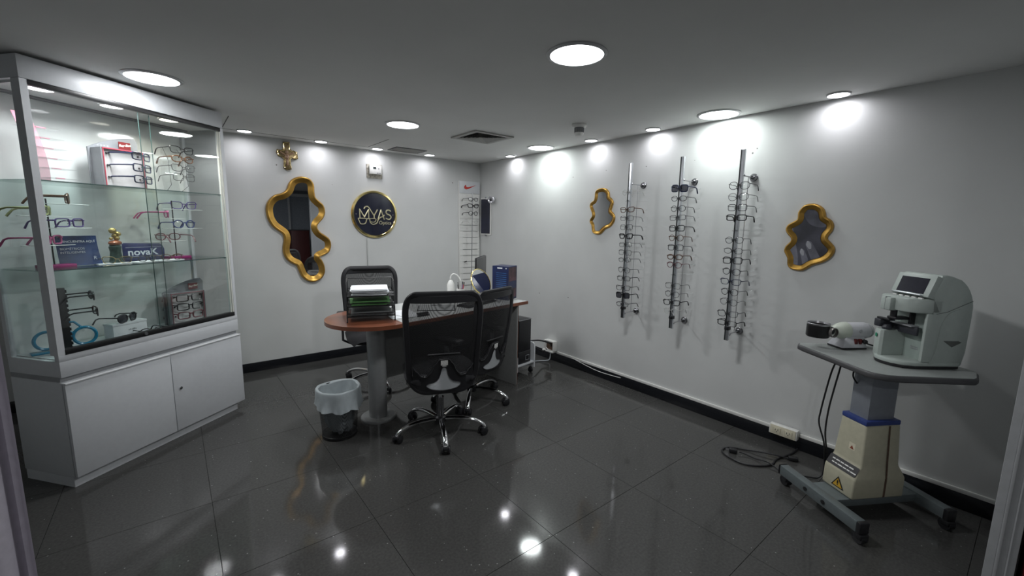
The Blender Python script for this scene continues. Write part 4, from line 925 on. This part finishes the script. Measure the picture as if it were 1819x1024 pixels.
def make_chair():
    t = thing('office_chair', '', 'chair')
    HZ = .105
    B().lathe([(.0001, HZ-.03), (.036, HZ-.03), (.042, HZ-.01), (.042, HZ+.012), (.030, HZ+.022), (.0001, HZ+.022)], 28).obj('hub', BLACKP, t)
    for k in range(5):
        a = 2*PI*k/5; M = RZ(a)
        pts = [(0, .03, HZ), (0, .08, HZ+.004), (0, .15, HZ+.006), (0, .22, HZ-.002), (0, .27, HZ-.020), (0, .30, HZ-.040), (0, .308, HZ-.052)]
        b = B().tube([M @ Vector(p) for p in smooth_open(pts, 3)], .0155, 10, flat=(.85, 1.05)); lg = b.obj('leg', CHROME, t)
        S = RZ(a+.7*((k % 2)*2-1)*.6+.3)
        P = M @ Vector((0, .308, 0)); b = B()
        for s in (-.019, .019):
            b.lathe([(.0001, -.010), (.020, -.010), (.026, -.006), (.0265, .006), (.020, .010), (.0001, .010)], 22, M=T(P.x, P.y, .0265) @ S @ T(s, -.012, 0) @ RY(PI/2))
        b.box(-.022, .022, -.030, .018, .030, .056, bev=.010, M=T(P.x, P.y, 0) @ S); b.cyl((P.x, P.y, .04), (P.x, P.y, .066), .008, seg=10)
        b.obj('caster', BLACKP, lg)
    B().cyl((0, 0, HZ+.022), (0, 0, .26), .026, seg=24).obj('gas_column', mat('dark_chrome', (.25, .25, .26), .2, 1.), t)
    B().cyl((0, 0, .26), (0, 0, .40), .015, seg=16).obj('piston', CHROME, t)
    B().box(-.07, .07, -.11, .09, .375, .415, bev=.01).box(-.15, -.07, -.01, .01, .385, .40, bev=.004).obj('tilt_mechanism', BLACKP, t)
    # seat: waterfall cushion
    def seat(u, v):
        y = -.20+.45*v; x = (u-.5)*.48*(1-.22*max(0, (.22-v)/.22)**2.2)*(1-.16*max(0, (v-.8)/.2)**2.2)
        e = max(0, abs(u-.5)*2-.72)/.28; f = max(0, v-.8)/.2; r = max(0, .14-v)/.14
        return (x*(1-.06*(f > 0)*f), y, .485-.030*e*e-.045*f*f-.018*r*r+.008*math.cos((u-.5)*PI))
    b = B(); b.grid(20, 18, seat)
    def seatb(u, v):
        p = seat(u, v); return (p[0]*.94, p[1]*.97, .418+.02*max(abs(u-.5)*2-.7, 0))
    b.grid(20, 18, seatb)
    for i in range(20):
        for v in (0, 1): b.ngon([seat(i/20, v), seat((i+1)/20, v), seatb((i+1)/20, v), seatb(i/20, v)])
    for j in range(18):
        for u in (0, 1): b.ngon([seat(u, j/18), seat(u, (j+1)/18), seatb(u, (j+1)/18), seatb(u, j/18)])
    bmesh.ops.remove_doubles(b.b, verts=b.b.verts, dist=.0004); b.obj('seat', FABRIC, t, angle=60)
    # backrest
    n = 40; loop = []
    zs = [.64*(.5-.5*math.cos(PI*k/n)) for k in range(n+1)]
    for z in zs: loop.append(back_pt(back_hw(z), z))
    for z in reversed(zs): loop.append(back_pt(-back_hw(z), z))
    B().tube([p for i, p in enumerate(loop) if i == 0 or (p-loop[i-1]).length > .002], .0155, 8, closed=True, flat=(.75, 1.25)).obj('back_frame', BLACKP, t)
    B().grid(14, 24, lambda u, v: back_pt((2*u-1)*back_hw(.12+.515*v), .12+.515*v, .006)).obj('mesh_panel', MESHF, t)
    # top head band of the frame
    B().grid(14, 2, lambda u, v: back_pt((2*u-1)*(back_hw(.585+.045*v)), .588+.045*v, -.006), .014).obj('top_band', BLACKP, t)
    # solid lower plate with the wave-shaped upper edge and a bell-shaped silver insert
    B().grid(32, 8, lambda u, v: (lambda x: back_pt(x, max(.0, .0)+.004+(wave(x)-.004)*v if abs(x) < .095 else (lambda zb: zb+(wave(x)-zb)*v)(.17-.17*max(0, 1-((abs(x)-.095)/.120)**2.4)**(1/2.4)+.004), -.010))((2*u-1)*.190), .012).obj('lower_plate', BLACKP, t)
    rid = [back_pt(x, wave(x)-.006, -.014) for x in [(-.190+.38*i/40) for i in range(41)]]
    B().tube(rid, .0035, 6).obj('plate_ridge', mat('ridge_grey', (.035, .035, .037), .3, noise=.05), t)
    B().tube([back_pt(x, .262-.35*x*x, -.004) for x in [(-.10+.2*i/12) for i in range(13)]], .006, 6, flat=(.6, 1.6)).obj('lumbar_bar', MATS['ridge_grey'], t)
    def bell(k):
        pts = [(0, .172), (.010, .170), (.017, .155), (.024, .125), (.036, .095), (.060, .072), (.095, .062), (.108, .052), (.104, .040), (.070, .022), (0, .014)]
        return pts
    R_ = bell(0); full = [(x, z) for x, z in R_]+[(-x, z) for x, z in reversed(R_[1:-1])]
    fs = [(v.x, v.y) for v in smooth_closed([(x, z, 0) for x, z in full], 3)]
    b = B(); cen = (0, .06)
    ring0 = [b.b.verts.new(back_pt(x, z, -.0125)) for x, z in fs]; ring1 = [b.b.verts.new(back_pt(x*.5, cen[1]+(z-cen[1])*.5, -.0130)) for x, z in fs]; c0 = b.b.verts.new(back_pt(0, cen[1], -.0130))
    for i in range(len(fs)):
        j = (i+1) % len(fs); b.b.faces.new((ring0[i], ring0[j], ring1[j], ring1[i])); b.b.faces.new((ring1[i], ring1[j], c0))
    b.obj('silver_insert', mat('insert_silver', (.60, .63, .65), .2, .35), t)
    B().tube([back_pt(x, z, -.0135) for x, z in fs], .0026, 6, closed=True).obj('insert_rim', MATS['ridge_grey'], t)
    B().box(-.022, .022, -.0012, .0012, -.016, .016, M=T(*back_pt(0, .205, -.020)) @ RX(.13)).box(-.013, .013, -.0012, .0012, -.024, -.019, M=T(*back_pt(0, .205, -.020)) @ RX(.13)).obj('maker_plate', mat('plate_white', (.6, .6, .58), .5, noise=.3, nscale=200), t)
    B().tube([(0, -.08, .39), (0, -.145, .388), (0, -.168, .42), (0, -.182, .50)], .018, 10, flat=(.6, 1.5)).obj('back_bracket', BLACKP, t)
    for s in (-1, 1):
        X = s*.262
        B().tube([(s*.10, .02, .40), (s*.22, .02, .395), (X, .02, .42), (X, .015, .50), (X, .0, .62)], .013, 8, flat=(.8, 1.4)).obj('arm_post', BLACKP, t)
        B().box(X-.028, X+.028, -.012, .042, .53, .60, bev=.012).obj('arm_sleeve', mat('sleeve_grey', (.16, .165, .17), .45, noise=.05), t)
        B().box(X-.038, X+.038, -.12, .15, .622, .652, bev=.013).obj('arm_pad', mat('arm_grey', (.05, .05, .052), .6, noise=.1), t)
    return t
def chairs():
    c = make_chair(); spots = [((-1.767, -2.130), math.radians(-22), 'black mesh office chair nearest the camera with bright silver back insert'),
                               ((-1.282, -1.785), math.radians(17), 'black mesh office chair at the right of the desk, behind the nearest chair'),
                               ((-1.78, -.97), math.radians(166), 'black mesh office chair behind the desk, facing the camera')]
    objs = [c, copy_tree(c), copy_tree(c)]
    for i, (p, a, lab) in enumerate(spots):
        o = objs[i]
        if i == 0:
            for ch in [q for q in o.children if q.name.startswith('arm')]: bpy.data.objects.remove(ch)      # this one has no armrests in view
        o.location = (*p, 0); o.rotation_euler = (0, 0, a); o['label'] = lab; o['group'] = 'black mesh office chairs around the desk'
        rot = (.62, -.35, .2)[i]
        for ch in o.children:      # each swivel base stands at its own angle
            nm = ch.name.split('.')[0]
            if nm == 'leg': ch.rotation_euler = (0, 0, rot)
            elif nm not in ('hub', 'gas_column', 'piston'): ch.location.z = (0, -.075, .01)[i]
chairs()

# ------------------------------------------------------------------ waste bin with liner
def bin_():
    t = thing('waste_bin', 'black wire mesh waste bin beside the desk column', 'bin', (-2.328, -1.748, 0))
    wm = weave_mat('bin_mesh', (.010, .010, .011), .62, 520)
    B().lathe([(.110, .012), (.132, .325)], 48, cap=False).obj('mesh_wall', wm, t)
    B().lathe([(.0001, .006), (.104, .006), (.111, .0), (.113, .004), (.113, .022), (.110, .024)], 48).obj('base_ring', BLACKM, t)
    B().tube([(.132*math.cos(2*PI*k/48), .132*math.sin(2*PI*k/48), .327) for k in range(48)], .005, 8, closed=True).obj('rim', BLACKM, t)
    rnd = random.Random(5)
    ph = [rnd.uniform(0, 6.28) for _ in range(8)]
    def wob(a, z): return .35*math.sin(5*a+ph[0]+z*20)+.3*math.sin(9*a+ph[1])+.25*math.sin(14*a+ph[2]-z*35)+.2*math.sin(23*a+ph[3]+z*50)
    bg = mat('bin_liner', (.46, .51, .53), .4, noise=.06, nscale=25, bump=.25)
    def surf(prof, amp):
        b = B(); n = 96; rings = []
        for r, z, w_ in prof:
            ring = []
            for k in range(n):
                a = 2*PI*k/n; rr = r+amp*w_*wob(a, z); zz = z+(.012*math.sin(2*a+1.1)+.008*math.sin(3*a+ph[5])+.004*math.sin(7*a+ph[4]))*w_
                ring.append(b.b.verts.new((rr*math.cos(a), rr*math.sin(a), zz)))
            rings.append(ring)
        for A, D in zip(rings, rings[1:]):
            for k in range(n): b.b.faces.new((A[k], A[(k+1) % n], D[(k+1) % n], D[k]))
        return b
    L = thing('bin_liner', 'white plastic bag lining the wire mesh waste bin', 'bag', (-2.328, -1.748, 0))
    surf([(.152, .215, 1.9), (.148, .235, 1.4), (.144, .275, .8), (.1425, .305, .4), (.142, .332, .3), (.139, .341, .25), (.134, .343, .3), (.122, .335, .5)], .008).obj('outer_skirt', bg, L, angle=70)
    surf([(.122, .335, .5), (.120, .30, .7), (.112, .24, 1.0), (.102, .18, 1.5), (.092, .12, 1.8), (.084, .08, 1.9), (.066, .045, 1.7), (.03, .03, 1.0), (.001, .03, .0)], .009).obj('inner_bag', bg, L, angle=25)
bin_()

# ------------------------------------------------------------------ instrument table with lensmeter and edging motor
TR = math.atan2(-.62, .785)         # local x points towards the wall side (v), local -y is the side that faces the camera's right
def inst_table():
    z = .80; base = math.radians(-31)
    t = thing('instrument_table', 'grey-topped motorised instrument table on a wheeled cream pedestal', 'table', (-.405, -4.150, 0))
    o0 = Vector((-.405, -4.150))
    top = [(-.43, -3.80), (-.39, -3.79), (-.07, -4.085), (-.055, -4.12), (-.255, -4.445), (-.275, -4.468), (-.31, -4.482), (-.40, -4.490), (-.43, -4.485), (-.655, -4.275), (-.690, -4.235), (-.700, -4.19), (-.685, -4.15), (-.45, -3.83)]
    loc = [(x-o0.x, y-o0.y) for x, y in top]
    edge = mat('table_edge', (.075, .075, .078), .5, noise=.06); TG = mat('table_grey', (.30, .32, .31), .4, noise=.04)
    B().prism(loc, z-.030, z-.002, bev=.008).obj('table_edge', edge, t)
    s_in = [(x*.975, y*.975) for x, y in loc]
    B().prism(s_in, z-.0019, z).obj('tabletop', TG, t)
    M = RZ(base)
    up = mat('column_grey', (.26, .28, .31), .35, .2, noise=.04)
    B().box(-.075, .075, -.050, .050, .50, z-.031, bev=.004, M=M).obj('lift_column', up, t)
    B().box(-.15, .15, -.12, .12, z-.045, z-.031, bev=.002, M=M).obj('top_bracket', BLACKM, t)
    blue = mat('collar_blue', (.035, .06, .22), .4, noise=.1)
    B().box(-.098, .098, -.068, .068, .478, .503, bev=.005, M=M).obj('collar', blue, t)
    # pedestal housing: tapering box with a projecting front wedge
    cr = mat('pedestal_cream', (.46, .44, .33), .45, noise=.05)
    def ring(b, pts, z): return [b.b.verts.new(M @ Vector((x, y, z))) for x, y in pts]
    b = B(); secs = []
    for (x0, x1, hw, zz) in ((-.145, .150, .088, .100), (-.142, .148, .088, .205), (-.105, .108, .080, .270), (-.096, .098, .068, .480)):
        secs.append(ring(b, [(x0, -hw), (x1, -hw), (x1, hw), (x0, hw)], zz))
    for A, D in zip(secs, secs[1:]):
        for k in range(4): b.b.faces.new((A[k], A[(k+1) % 4], D[(k+1) % 4], D[k]))
    b.b.faces.new(list(reversed(secs[0]))); b.b.faces.new(secs[-1])
    bmesh.ops.bevel(b.b, geom=list(b.b.edges), offset=.008, segments=2, affect='EDGES', profile=.5)
    h = b.obj('pedestal_housing', cr, t, angle=50)
    B().box(.030, .042, -.0885, -.0870, .105, .205, M=M).obj('seam', mat('seam_brown', (.10, .06, .04), .6, noise=.2), h)
    b = B(); b.grid(1, 6, lambda u, v: tuple(M @ Vector((.030+.010*u, -.0895+.0075*(v > .0)*min(1, v*1.1/.35)*.9+.013*max(0, v-.3)/.7-.0005, .205+.272*v)))); b.obj('seam', MATS['seam_brown'], h)
    # warning marks and black plate on the wedge
    yl = mat('warning_yellow', (.55, .33, .03), .5, noise=.05)
    F = M @ T(-.1455, -.005, .145) @ RZ(-PI/2) @ UPR
    B().prism([(-.036, -.026), (.036, -.026), (0, .034)], 0, .0008, M=F).obj('warning_border', BLACKP, h)
    B().prism([(-.027, -.021), (.027, -.021), (0, .024)], .0008, .0012, M=F).obj('warning_triangle', yl, h)
    B().prism([(-.004, -.006), (.004, -.006), (.0045, .012), (-.0045, .012)], .0012, .0016, M=F).prism([(-.003, -.014), (.003, -.014), (.003, -.009), (-.003, -.009)], .0012, .0016, M=F).obj('warning_mark', BLACKP, h)
    ang = math.atan2(.065, .038)
    P = M @ T(-.1245, 0, .2385) @ RZ(-PI/2) @ RX(math.radians(60))
    B().prism([(-.078, -.026), (.078, -.026), (.082, -.020), (.082, .020), (.078, .026), (-.078, .026), (-.082, .020), (-.082, -.020)], .0005, .0018, M=P).obj('black_plate', BLACKP, h)
    b = B(); rnd = random.Random(3)
    for yy in (.008, -.010):
        x = -.062+(.006 if yy < 0 else 0)
        while x < .055:
            w_ = rnd.uniform(.012, .03); b.box(x, x+w_, yy-.003, yy+.003, .0018, .0023, M=P); x += w_+.004
    b.obj('print_mark', WHITEP, h)
    F2 = M @ T(-.1018, -.015, .345) @ RZ(-PI/2) @ RX(PI/2-.04)
    B().prism([(-.017, -.016), (.017, -.016), (.017, .02), (-.017, .02)], 0, .0008, M=F2).obj('small_label', CREAM, h)
    B().prism([(-.011, -.011), (.011, -.011), (0, .008)], .0008, .0013, M=F2).obj('small_warning', mat('mark_brown', (.25, .06, .03), .5, noise=.1), h)
    # base frame
    bs = mat('base_grey', (.15, .175, .18), .4, .3, noise=.06)
    B().box(-.225, .27, -.075, .075, .058, .098, bev=.003, M=M).obj('base_beam', bs, t)
    for x0, ln in ((-.245, .235), (.27, .20)):
        bar = B().box(x0-.024, x0+.024, -ln, ln, .052, .106, bev=.003, M=M).obj('cross_bar', bs, t)
        B().box(x0-.026, x0+.026, -ln-.022, -ln, .050, .108, bev=.006, M=M).obj('end_cap', BLACKP, bar); B().box(x0-.026, x0+.026, ln, ln+.012, .050, .108, bev=.006, M=M).obj('end_cap', BLACKP, bar)
        if x0 < 0:
            for y in (-.055, .055): B().lathe([(.0001, 0), (.010, 0), (.011, .004), (.0001, .005)], 16, M=M @ T(x0-.024, y, .078) @ RY(-PI/2)).obj('bolt', BLACKM, bar)
        for y in (-ln-.004, ln-.025):
            b = B(); b.cyl(M @ Vector((x0-.016, y, .027)), M @ Vector((x0+.016, y, .027)), .027, seg=24); b.box(x0-.024, x0+.024, y-.024, y+.016, .026, .052, bev=.006, M=M); b.obj('caster', BLACKP, bar)
    # hanging cables
    for k, pts in enumerate(([(-.395, -3.985, .77), (-.36, -3.955, .68), (-.32, -3.93, .553), (-.30, -3.912, .412), (-.30, -3.911, .337), (-.30, -3.944, .237), (-.29, -3.955, .14), (-.275, -3.955, .05), (-.30, -3.94, .012), (-.33, -3.90, .008), (-.36, -3.865, .01)],
                              [(-.385, -4.0, .77), (-.355, -3.985, .68), (-.325, -3.965, .562), (-.305, -3.948, .426), (-.30, -3.946, .29), (-.285, -3.965, .16), (-.25, -3.97, .06), (-.22, -3.99, .012), (-.16, -4.03, .008)])):
        tag(B().tube(smooth_open(pts, 6), .0045, 8).obj('hanging_cable', BLACKP), ('black cable hanging left under the instrument table, curling on the floor', 'straighter black cable hanging under the instrument table')[k], 'cable', 'cables under the instrument table')
    tag(B().tube(smooth_open([(-.50, -4.10, .772), (-.48, -4.075, .74), (-.47, -4.07, .70), (-.455, -4.085, .665)], 5), .004, 8).obj('short_cable', BLACKP), 'short black cable loop against the instrument table column', 'cable')
    return z
TZ = inst_table()

def lensmeter():
    shell = mat('shell_grey_green', (.42, .47, .44), .35, noise=.03); dk = mat('stage_dark', (.035, .037, .045), .4, noise=.1)
    R = math.radians(-127); t = thing('lensmeter', 'pale grey-green digital lensmeter with a tilted dark screen', 'lensmeter', (-.358, -4.264, TZ+.004), R); t.scale = (.96, .96, .985)
    # local frame: -y is the front
    sp = lambda pts: [(v.x, v.y) for v in smooth_open([(y, z, 0) for y, z in pts], 4)]
    Ms = Matrix(((0, 0, 1, 0), (1, 0, 0, 0), (0, 1, 0, 0), (0, 0, 0, 1)))
    arch = [(.145, .0)]+[(.150+.004*k/3, .08*k) for k in range(1, 4)]+[(.154-.150*(1-math.cos(q)), .27+.172*math.sin(q)) for q in [PI/2*k/10 for k in range(1, 11)]]
    body = [(-.03, .012)]+[(.145, .012)]+arch[1:]+[(-.018, .442), (-.060, .335), (-.03, .332)]
    B().prism(body, -.098, .098, M=Ms, bev=.010).obj('body', shell, t, angle=40)
    # base with a curved front lip
    bp = [(-.088, .13), (-.09, -.09), (-.075, -.135), (-.04, -.16), (.0, -.166), (.045, -.155), (.08, -.125), (.095, -.08), (.098, .13)]
    B().prism(bp, .0, .014, M=T(0, 0, -.002), bev=.002).obj('base_foot', BLACKP, t); B().prism([(x*1.02, y*1.01) for x, y in bp], .010, .030, M=T(0, 0, 0), bev=.005).obj('base_plate', shell, t)
    # head with shelf of buttons, projecting nose
    hd = [(-.098, .0), (-.098, -.115), (-.055, -.135), (.045, -.130), (.085, -.10), (.098, -.05), (.098, .0)]
    B().prism(hd, .262, .330, bev=.008).obj('head', shell, t, angle=40)
    B().box(-.058, -.002, -.158, -.11, .258, .322, bev=.008).obj('nose_block', shell, t); B().box(-.031, -.0295, -.1588, -.11, .26, .324).obj('seam', GREYP, t)
    # tilted screen
    sM = T(0, -.047, .385) @ RX(math.radians(-19))
    B().box(-.0975, .0975, -.012, .030, -.052, .054, bev=.004, M=sM).obj('screen_bezel', shell, t)
    B().box(-.070, .070, -.0135, -.011, -.040, .036, M=sM).obj('screen', mat('lens_screen', (.02, .02, .03), .12, noise=.1), t)
    B().box(-.078, .074, -.030, -.012, -.052, -.046, bev=.002, M=sM).obj('chrome_strip', ALU, t)
    for k in range(5): B().box(-.070+k*.033, -.048+k*.033, -.088, -.078, .329, .335, bev=.002).obj('button', WHITEP, t)
    # inner recess walls
    B().box(.082, .0982, -.060, -.0, .03, .264, bev=.006).obj('right_cheek', shell, t)
    B().box(-.075, .080, -.035, -.028, .03, .262).obj('recess_wall', mat('recess_green', (.34, .40, .37), .45, noise=.03), t)
    # lens support column
    B().prism([(-.085, -.135), (-.035, -.155), (-.025, -.145), (-.025, -.03), (-.085, -.03)], .02, .158, bev=.008).obj('support_column', shell, t, angle=40)
    B().lathe([(.0001, .158), (.020, .158), (.022, .168), (.014, .180), (.0001, .182)], 24, M=T(-.045, -.115, 0)).obj('lens_rest', dk, t)
    B().prism([(.010*math.cos(q), .010*math.sin(q)) for q in [2*PI*k/20 for k in range(20)]], 0, .0015, M=T(-.064, -.1475, .125) @ RZ(-.38) @ UPR).obj('green_logo', mat('logo_green', (.02, .25, .14), .4, noise=.1), t)
    b = B(); b.box(-.098, .070, -.075, -.062, .150, .192, bev=.003); b.box(-.098, -.060, -.14, -.06, .165, .205, bev=.006); b.obj('lens_table', dk, t)
    b = B(); b.box(-.040, .010, -.13, -.05, .215, .228, bev=.004); b.cyl((-.02, -.115, .226), (-.02, -.115, .262), .014, seg=16); b.box(-.09, -.02, -.135, -.115, .205, .214, bev=.003); b.box(.005, .015, -.06, -.03, .19, .26, bev=.002); b.obj('marking_arm', BLACKP, t)
    B().box(-.09, .055, -.09, -.05, .190, .196, bev=.001).obj('stage_plate', GREYP, t)
    b = B()
    for k in range(6): b.box(.012+k*.0065, .017+k*.0065, -.0358, -.0350, .085, .090)
    for k in range(5): b.box(.012+k*.008, .0185+k*.008, -.0358, -.0350, .076, .0815)
    b.obj('print_mark', GREYP, t)
    # side panel groove and handhold
    gz = smooth_open([(.0985, -.01, .03), (.0985, .005, .10), (.0985, .012, .20), (.0985, .04, .262), (.0985, .09, .285)], 5)
    B().tube(gz, .0028, 6).obj('side_ridge', shell, t); B().tube([(.0985, -.02, .262), (.0985, .03, .272), (.0985, .148, .325)], .0013, 5).obj('seam', mat('seam_grey', (.12, .13, .12), .5, noise=.05), t)
    B().prism([(.035, .135), (.11, .135), (.125, .128), (.08, .105)], .0975, .0990, M=Ms).obj('hand_recess', mat('recess_dark', (.10, .11, .10), .5, noise=.1), t)
    for x, y in ((.07, .12), (-.07, .12), (-.06, -.1), (.06, -.09)): B().cyl((x, y, -.004), (x, y, .004), .010, seg=14).obj('rubber_foot', BLACKP, t)
lensmeter()

def edger():
    sh = mat('shell_white', (.62, .62, .66), .3, noise=.03)
    t = thing('hand_edger', 'small white motorised lens edger with black wheel guard on the table', 'lens edger', (-.262, -3.985, TZ+.001), math.radians(-34))
    # local x along the motor axis (right), -y towards the camera side with the switches
    b = B(); lo = [(-.085, -.060), (.060, -.060), (.060, .045), (-.085, .045)]; hi = [(-.045, -.038), (.055, -.038), (.055, .03), (-.045, .03)]
    A = [b.b.verts.new((x, y, .008)) for x, y in lo]; D = [b.b.verts.new((x, y, .070)) for x, y in hi]
    for k in range(4): b.b.faces.new((A[k], A[(k+1) % 4], D[(k+1) % 4], D[k]))
    b.b.faces.new(list(reversed(A))); b.b.faces.new(D); bmesh.ops.bevel(b.b, geom=list(b.b.edges), offset=.006, segments=2, affect='EDGES', profile=.5); b.obj('pedestal', sh, t, angle=50)
    B().box(-.083, .058, -.058, .043, 0, .009, bev=.002).obj('rubber_base', BLACKP, t)
    Mx = T(0, -.004, .092) @ RY(PI/2)
    B().lathe([(.0001, -.030), (.044, -.030), (.045, -.02), (.045, .075), (.040, .090), (.030, .098), (.0001, .10)], 40, M=Mx).obj('motor_body', sh, t)
    B().lathe([(.0001, .088), (.038, .088), (.040, .10), (.036, .108), (.0001, .112)], 32, M=Mx).obj('rear_cap', mat('cap_grey', (.4, .41, .42), .4, noise=.05), t)
    B().lathe([(.0001, -.105), (.016, -.105), (.030, -.092), (.042, -.065), (.047, -.04), (.047, -.028), (.0001, -.028)], 36, M=Mx).obj('front_cone', mat('cone_ivory', (.56, .60, .52), .35, noise=.04), t)
    B().lathe([(.0001, -.130), (.014, -.130), (.022, -.12), (.022, -.108), (.014, -.100), (.0001, -.100)], 24, M=Mx).obj('chuck', BLACKP, t)
    B().lathe([(.0001, .0), (.050, .0), (.054, .006), (.054, .066), (.050, .066), (.048, .008), (.0001, .006)], 40, M=T(-.187, -.004, .060)).obj('wheel_guard', BLACKM, t)
    B().lathe([(.054, .066), (.055, .073), (.052, .076), (.050, .066)], 40, M=T(-.187, -.004, .060), cap=False).obj('guard_rim', STEEL, t)
    B().lathe([(.022, .0), (.026, .0), (.026, .014), (.022, .014)], 28, M=T(-.150, -.056, .095) @ RX(PI/2) @ RY(.2), cap=False).obj('clamp_ring', mat('clamp_grey', (.2, .19, .18), .35, .4), t)
    for k, x in enumerate((-.002, .021)):
        B().box(x-.008, x+.008, -.056, -.044, .028, .056, bev=.002, M=None).obj('switch', mat('switch_red', (.10, .012, .012), .35, noise=.3, nscale=80), t)
    B().lathe([(.0001, -.0), (.012, .0), (.012, .012), (.009, .016), (.0001, .016)], 20, M=T(.044, -.049, .042) @ RX(PI/2)).obj('speed_knob', BLACKP, t)
    # power mark on the housing
    M = T(.020, -.0495, .100) @ UPR
    b = B(); b.tube([(.020+.008*math.cos(q), -.0500, .098+.008*math.sin(q)) for q in [math.radians(a) for a in range(40, 330, 20)]], .0012, 5); b.tube([(.020, -.0500, .098), (.030, -.0495, .098)], .0012, 5); b.tube([(.020, -.05, .098), (.020, -.0495, .108)], .001, 5); b.obj('print_mark', GREYP, t)
    tag(B().tube(smooth_open([(-.20, -4.015, TZ+.03), (-.17, -4.03, TZ+.028), (-.15, -4.05, TZ+.012), (-.145, -4.09, TZ+.006), (-.15, -4.12, TZ+.006)], 5), .004, 8).obj('edger_cable', BLACKP), 'short black cable from the white edger across the grey tabletop', 'cable')
edger()

def floor_cord():
    t = thing('extension_cord', 'black extension cord looped on the floor by the right wall', 'cord', (0, 0, 0))
    loop = [(-.02, -3.744, .010), (-.12, -3.74, .007), (-.261, -3.71, .007), (-.36, -3.715, .007), (-.44, -3.67, .006), (-.488, -3.604, .006), (-.485, -3.53, .006), (-.464, -3.476, .006), (-.42, -3.445, .006), (-.355, -3.461, .006), (-.30, -3.54, .007), (-.27, -3.62, .016), (-.235, -3.70, .018), (-.204, -3.753, .009)]
    B().tube(smooth_open(loop, 6), .0052, 8).obj('cord', BLACKP, t)
    B().tube(smooth_open([(-.385, -3.535, .016), (-.37, -3.56, .012), (-.365, -3.62, .007), (-.37, -3.70, .018), (-.40, -3.78, .007), (-.44, -3.82, .007)], 6), .004, 8).obj('cord', BLACKP, t)
    M = T(-.395, -3.505, .016) @ RZ(math.radians(-65))
    b = B(); b.box(-.028, .02, -.016, .016, -.014, .014, bev=.007, M=M); pg = b.obj('plug', BLACKP, t)
    B().box(-.048, -.028, -.010, -.007, -.004, .004, M=M).box(-.048, -.028, .006, .009, -.004, .004, M=M).obj('plug_pin', STEEL, pg)
    M = T(-.19, -3.775, .014) @ RZ(math.radians(-60))
    B().box(-.026, .026, -.015, .015, -.011, .012, bev=.005, M=M).obj('connector', BLACKP, t)
floor_cord()

# ------------------------------------------------------------------ curtain at the left of the doorway
def curtain():
    cm = mat('curtain_lilac', (.46, .43, .49), .8, noise=.06, nscale=60, bump=.15)
    t = thing('doorway_curtain', 'lilac grey curtain hanging at the far left foreground', 'curtain', (-3.385, -3.46, 0))
    b = B()
    def f(u, v):
        x = -u*.85; 
        w_ = .028*math.sin(u*62+.4)+.014*math.sin(u*25+1)+.01*math.sin(u*110)
        return (x+.010*math.sin(u*40)*(1-v)+.0, w_*(1-.35*v)+(-.02*u), .01+2.165*v)
    b.grid(160, 16, f, .002, M=RZ(math.radians(12))); b.obj('cloth', cm, t, angle=60)
    B().cyl((.05, -.012, 2.178), (-.86, -.012-.03, 2.178), .010, seg=12).obj('curtain_rod', STEEL, t).matrix_local = RZ(math.radians(12))
    for x in (.02, -.83): B().cyl((x, -.02, 2.17), (x, -.02, 2.2), .008, seg=8).obj('rod_bracket', STEEL, t).matrix_local = RZ(math.radians(12))
curtain()
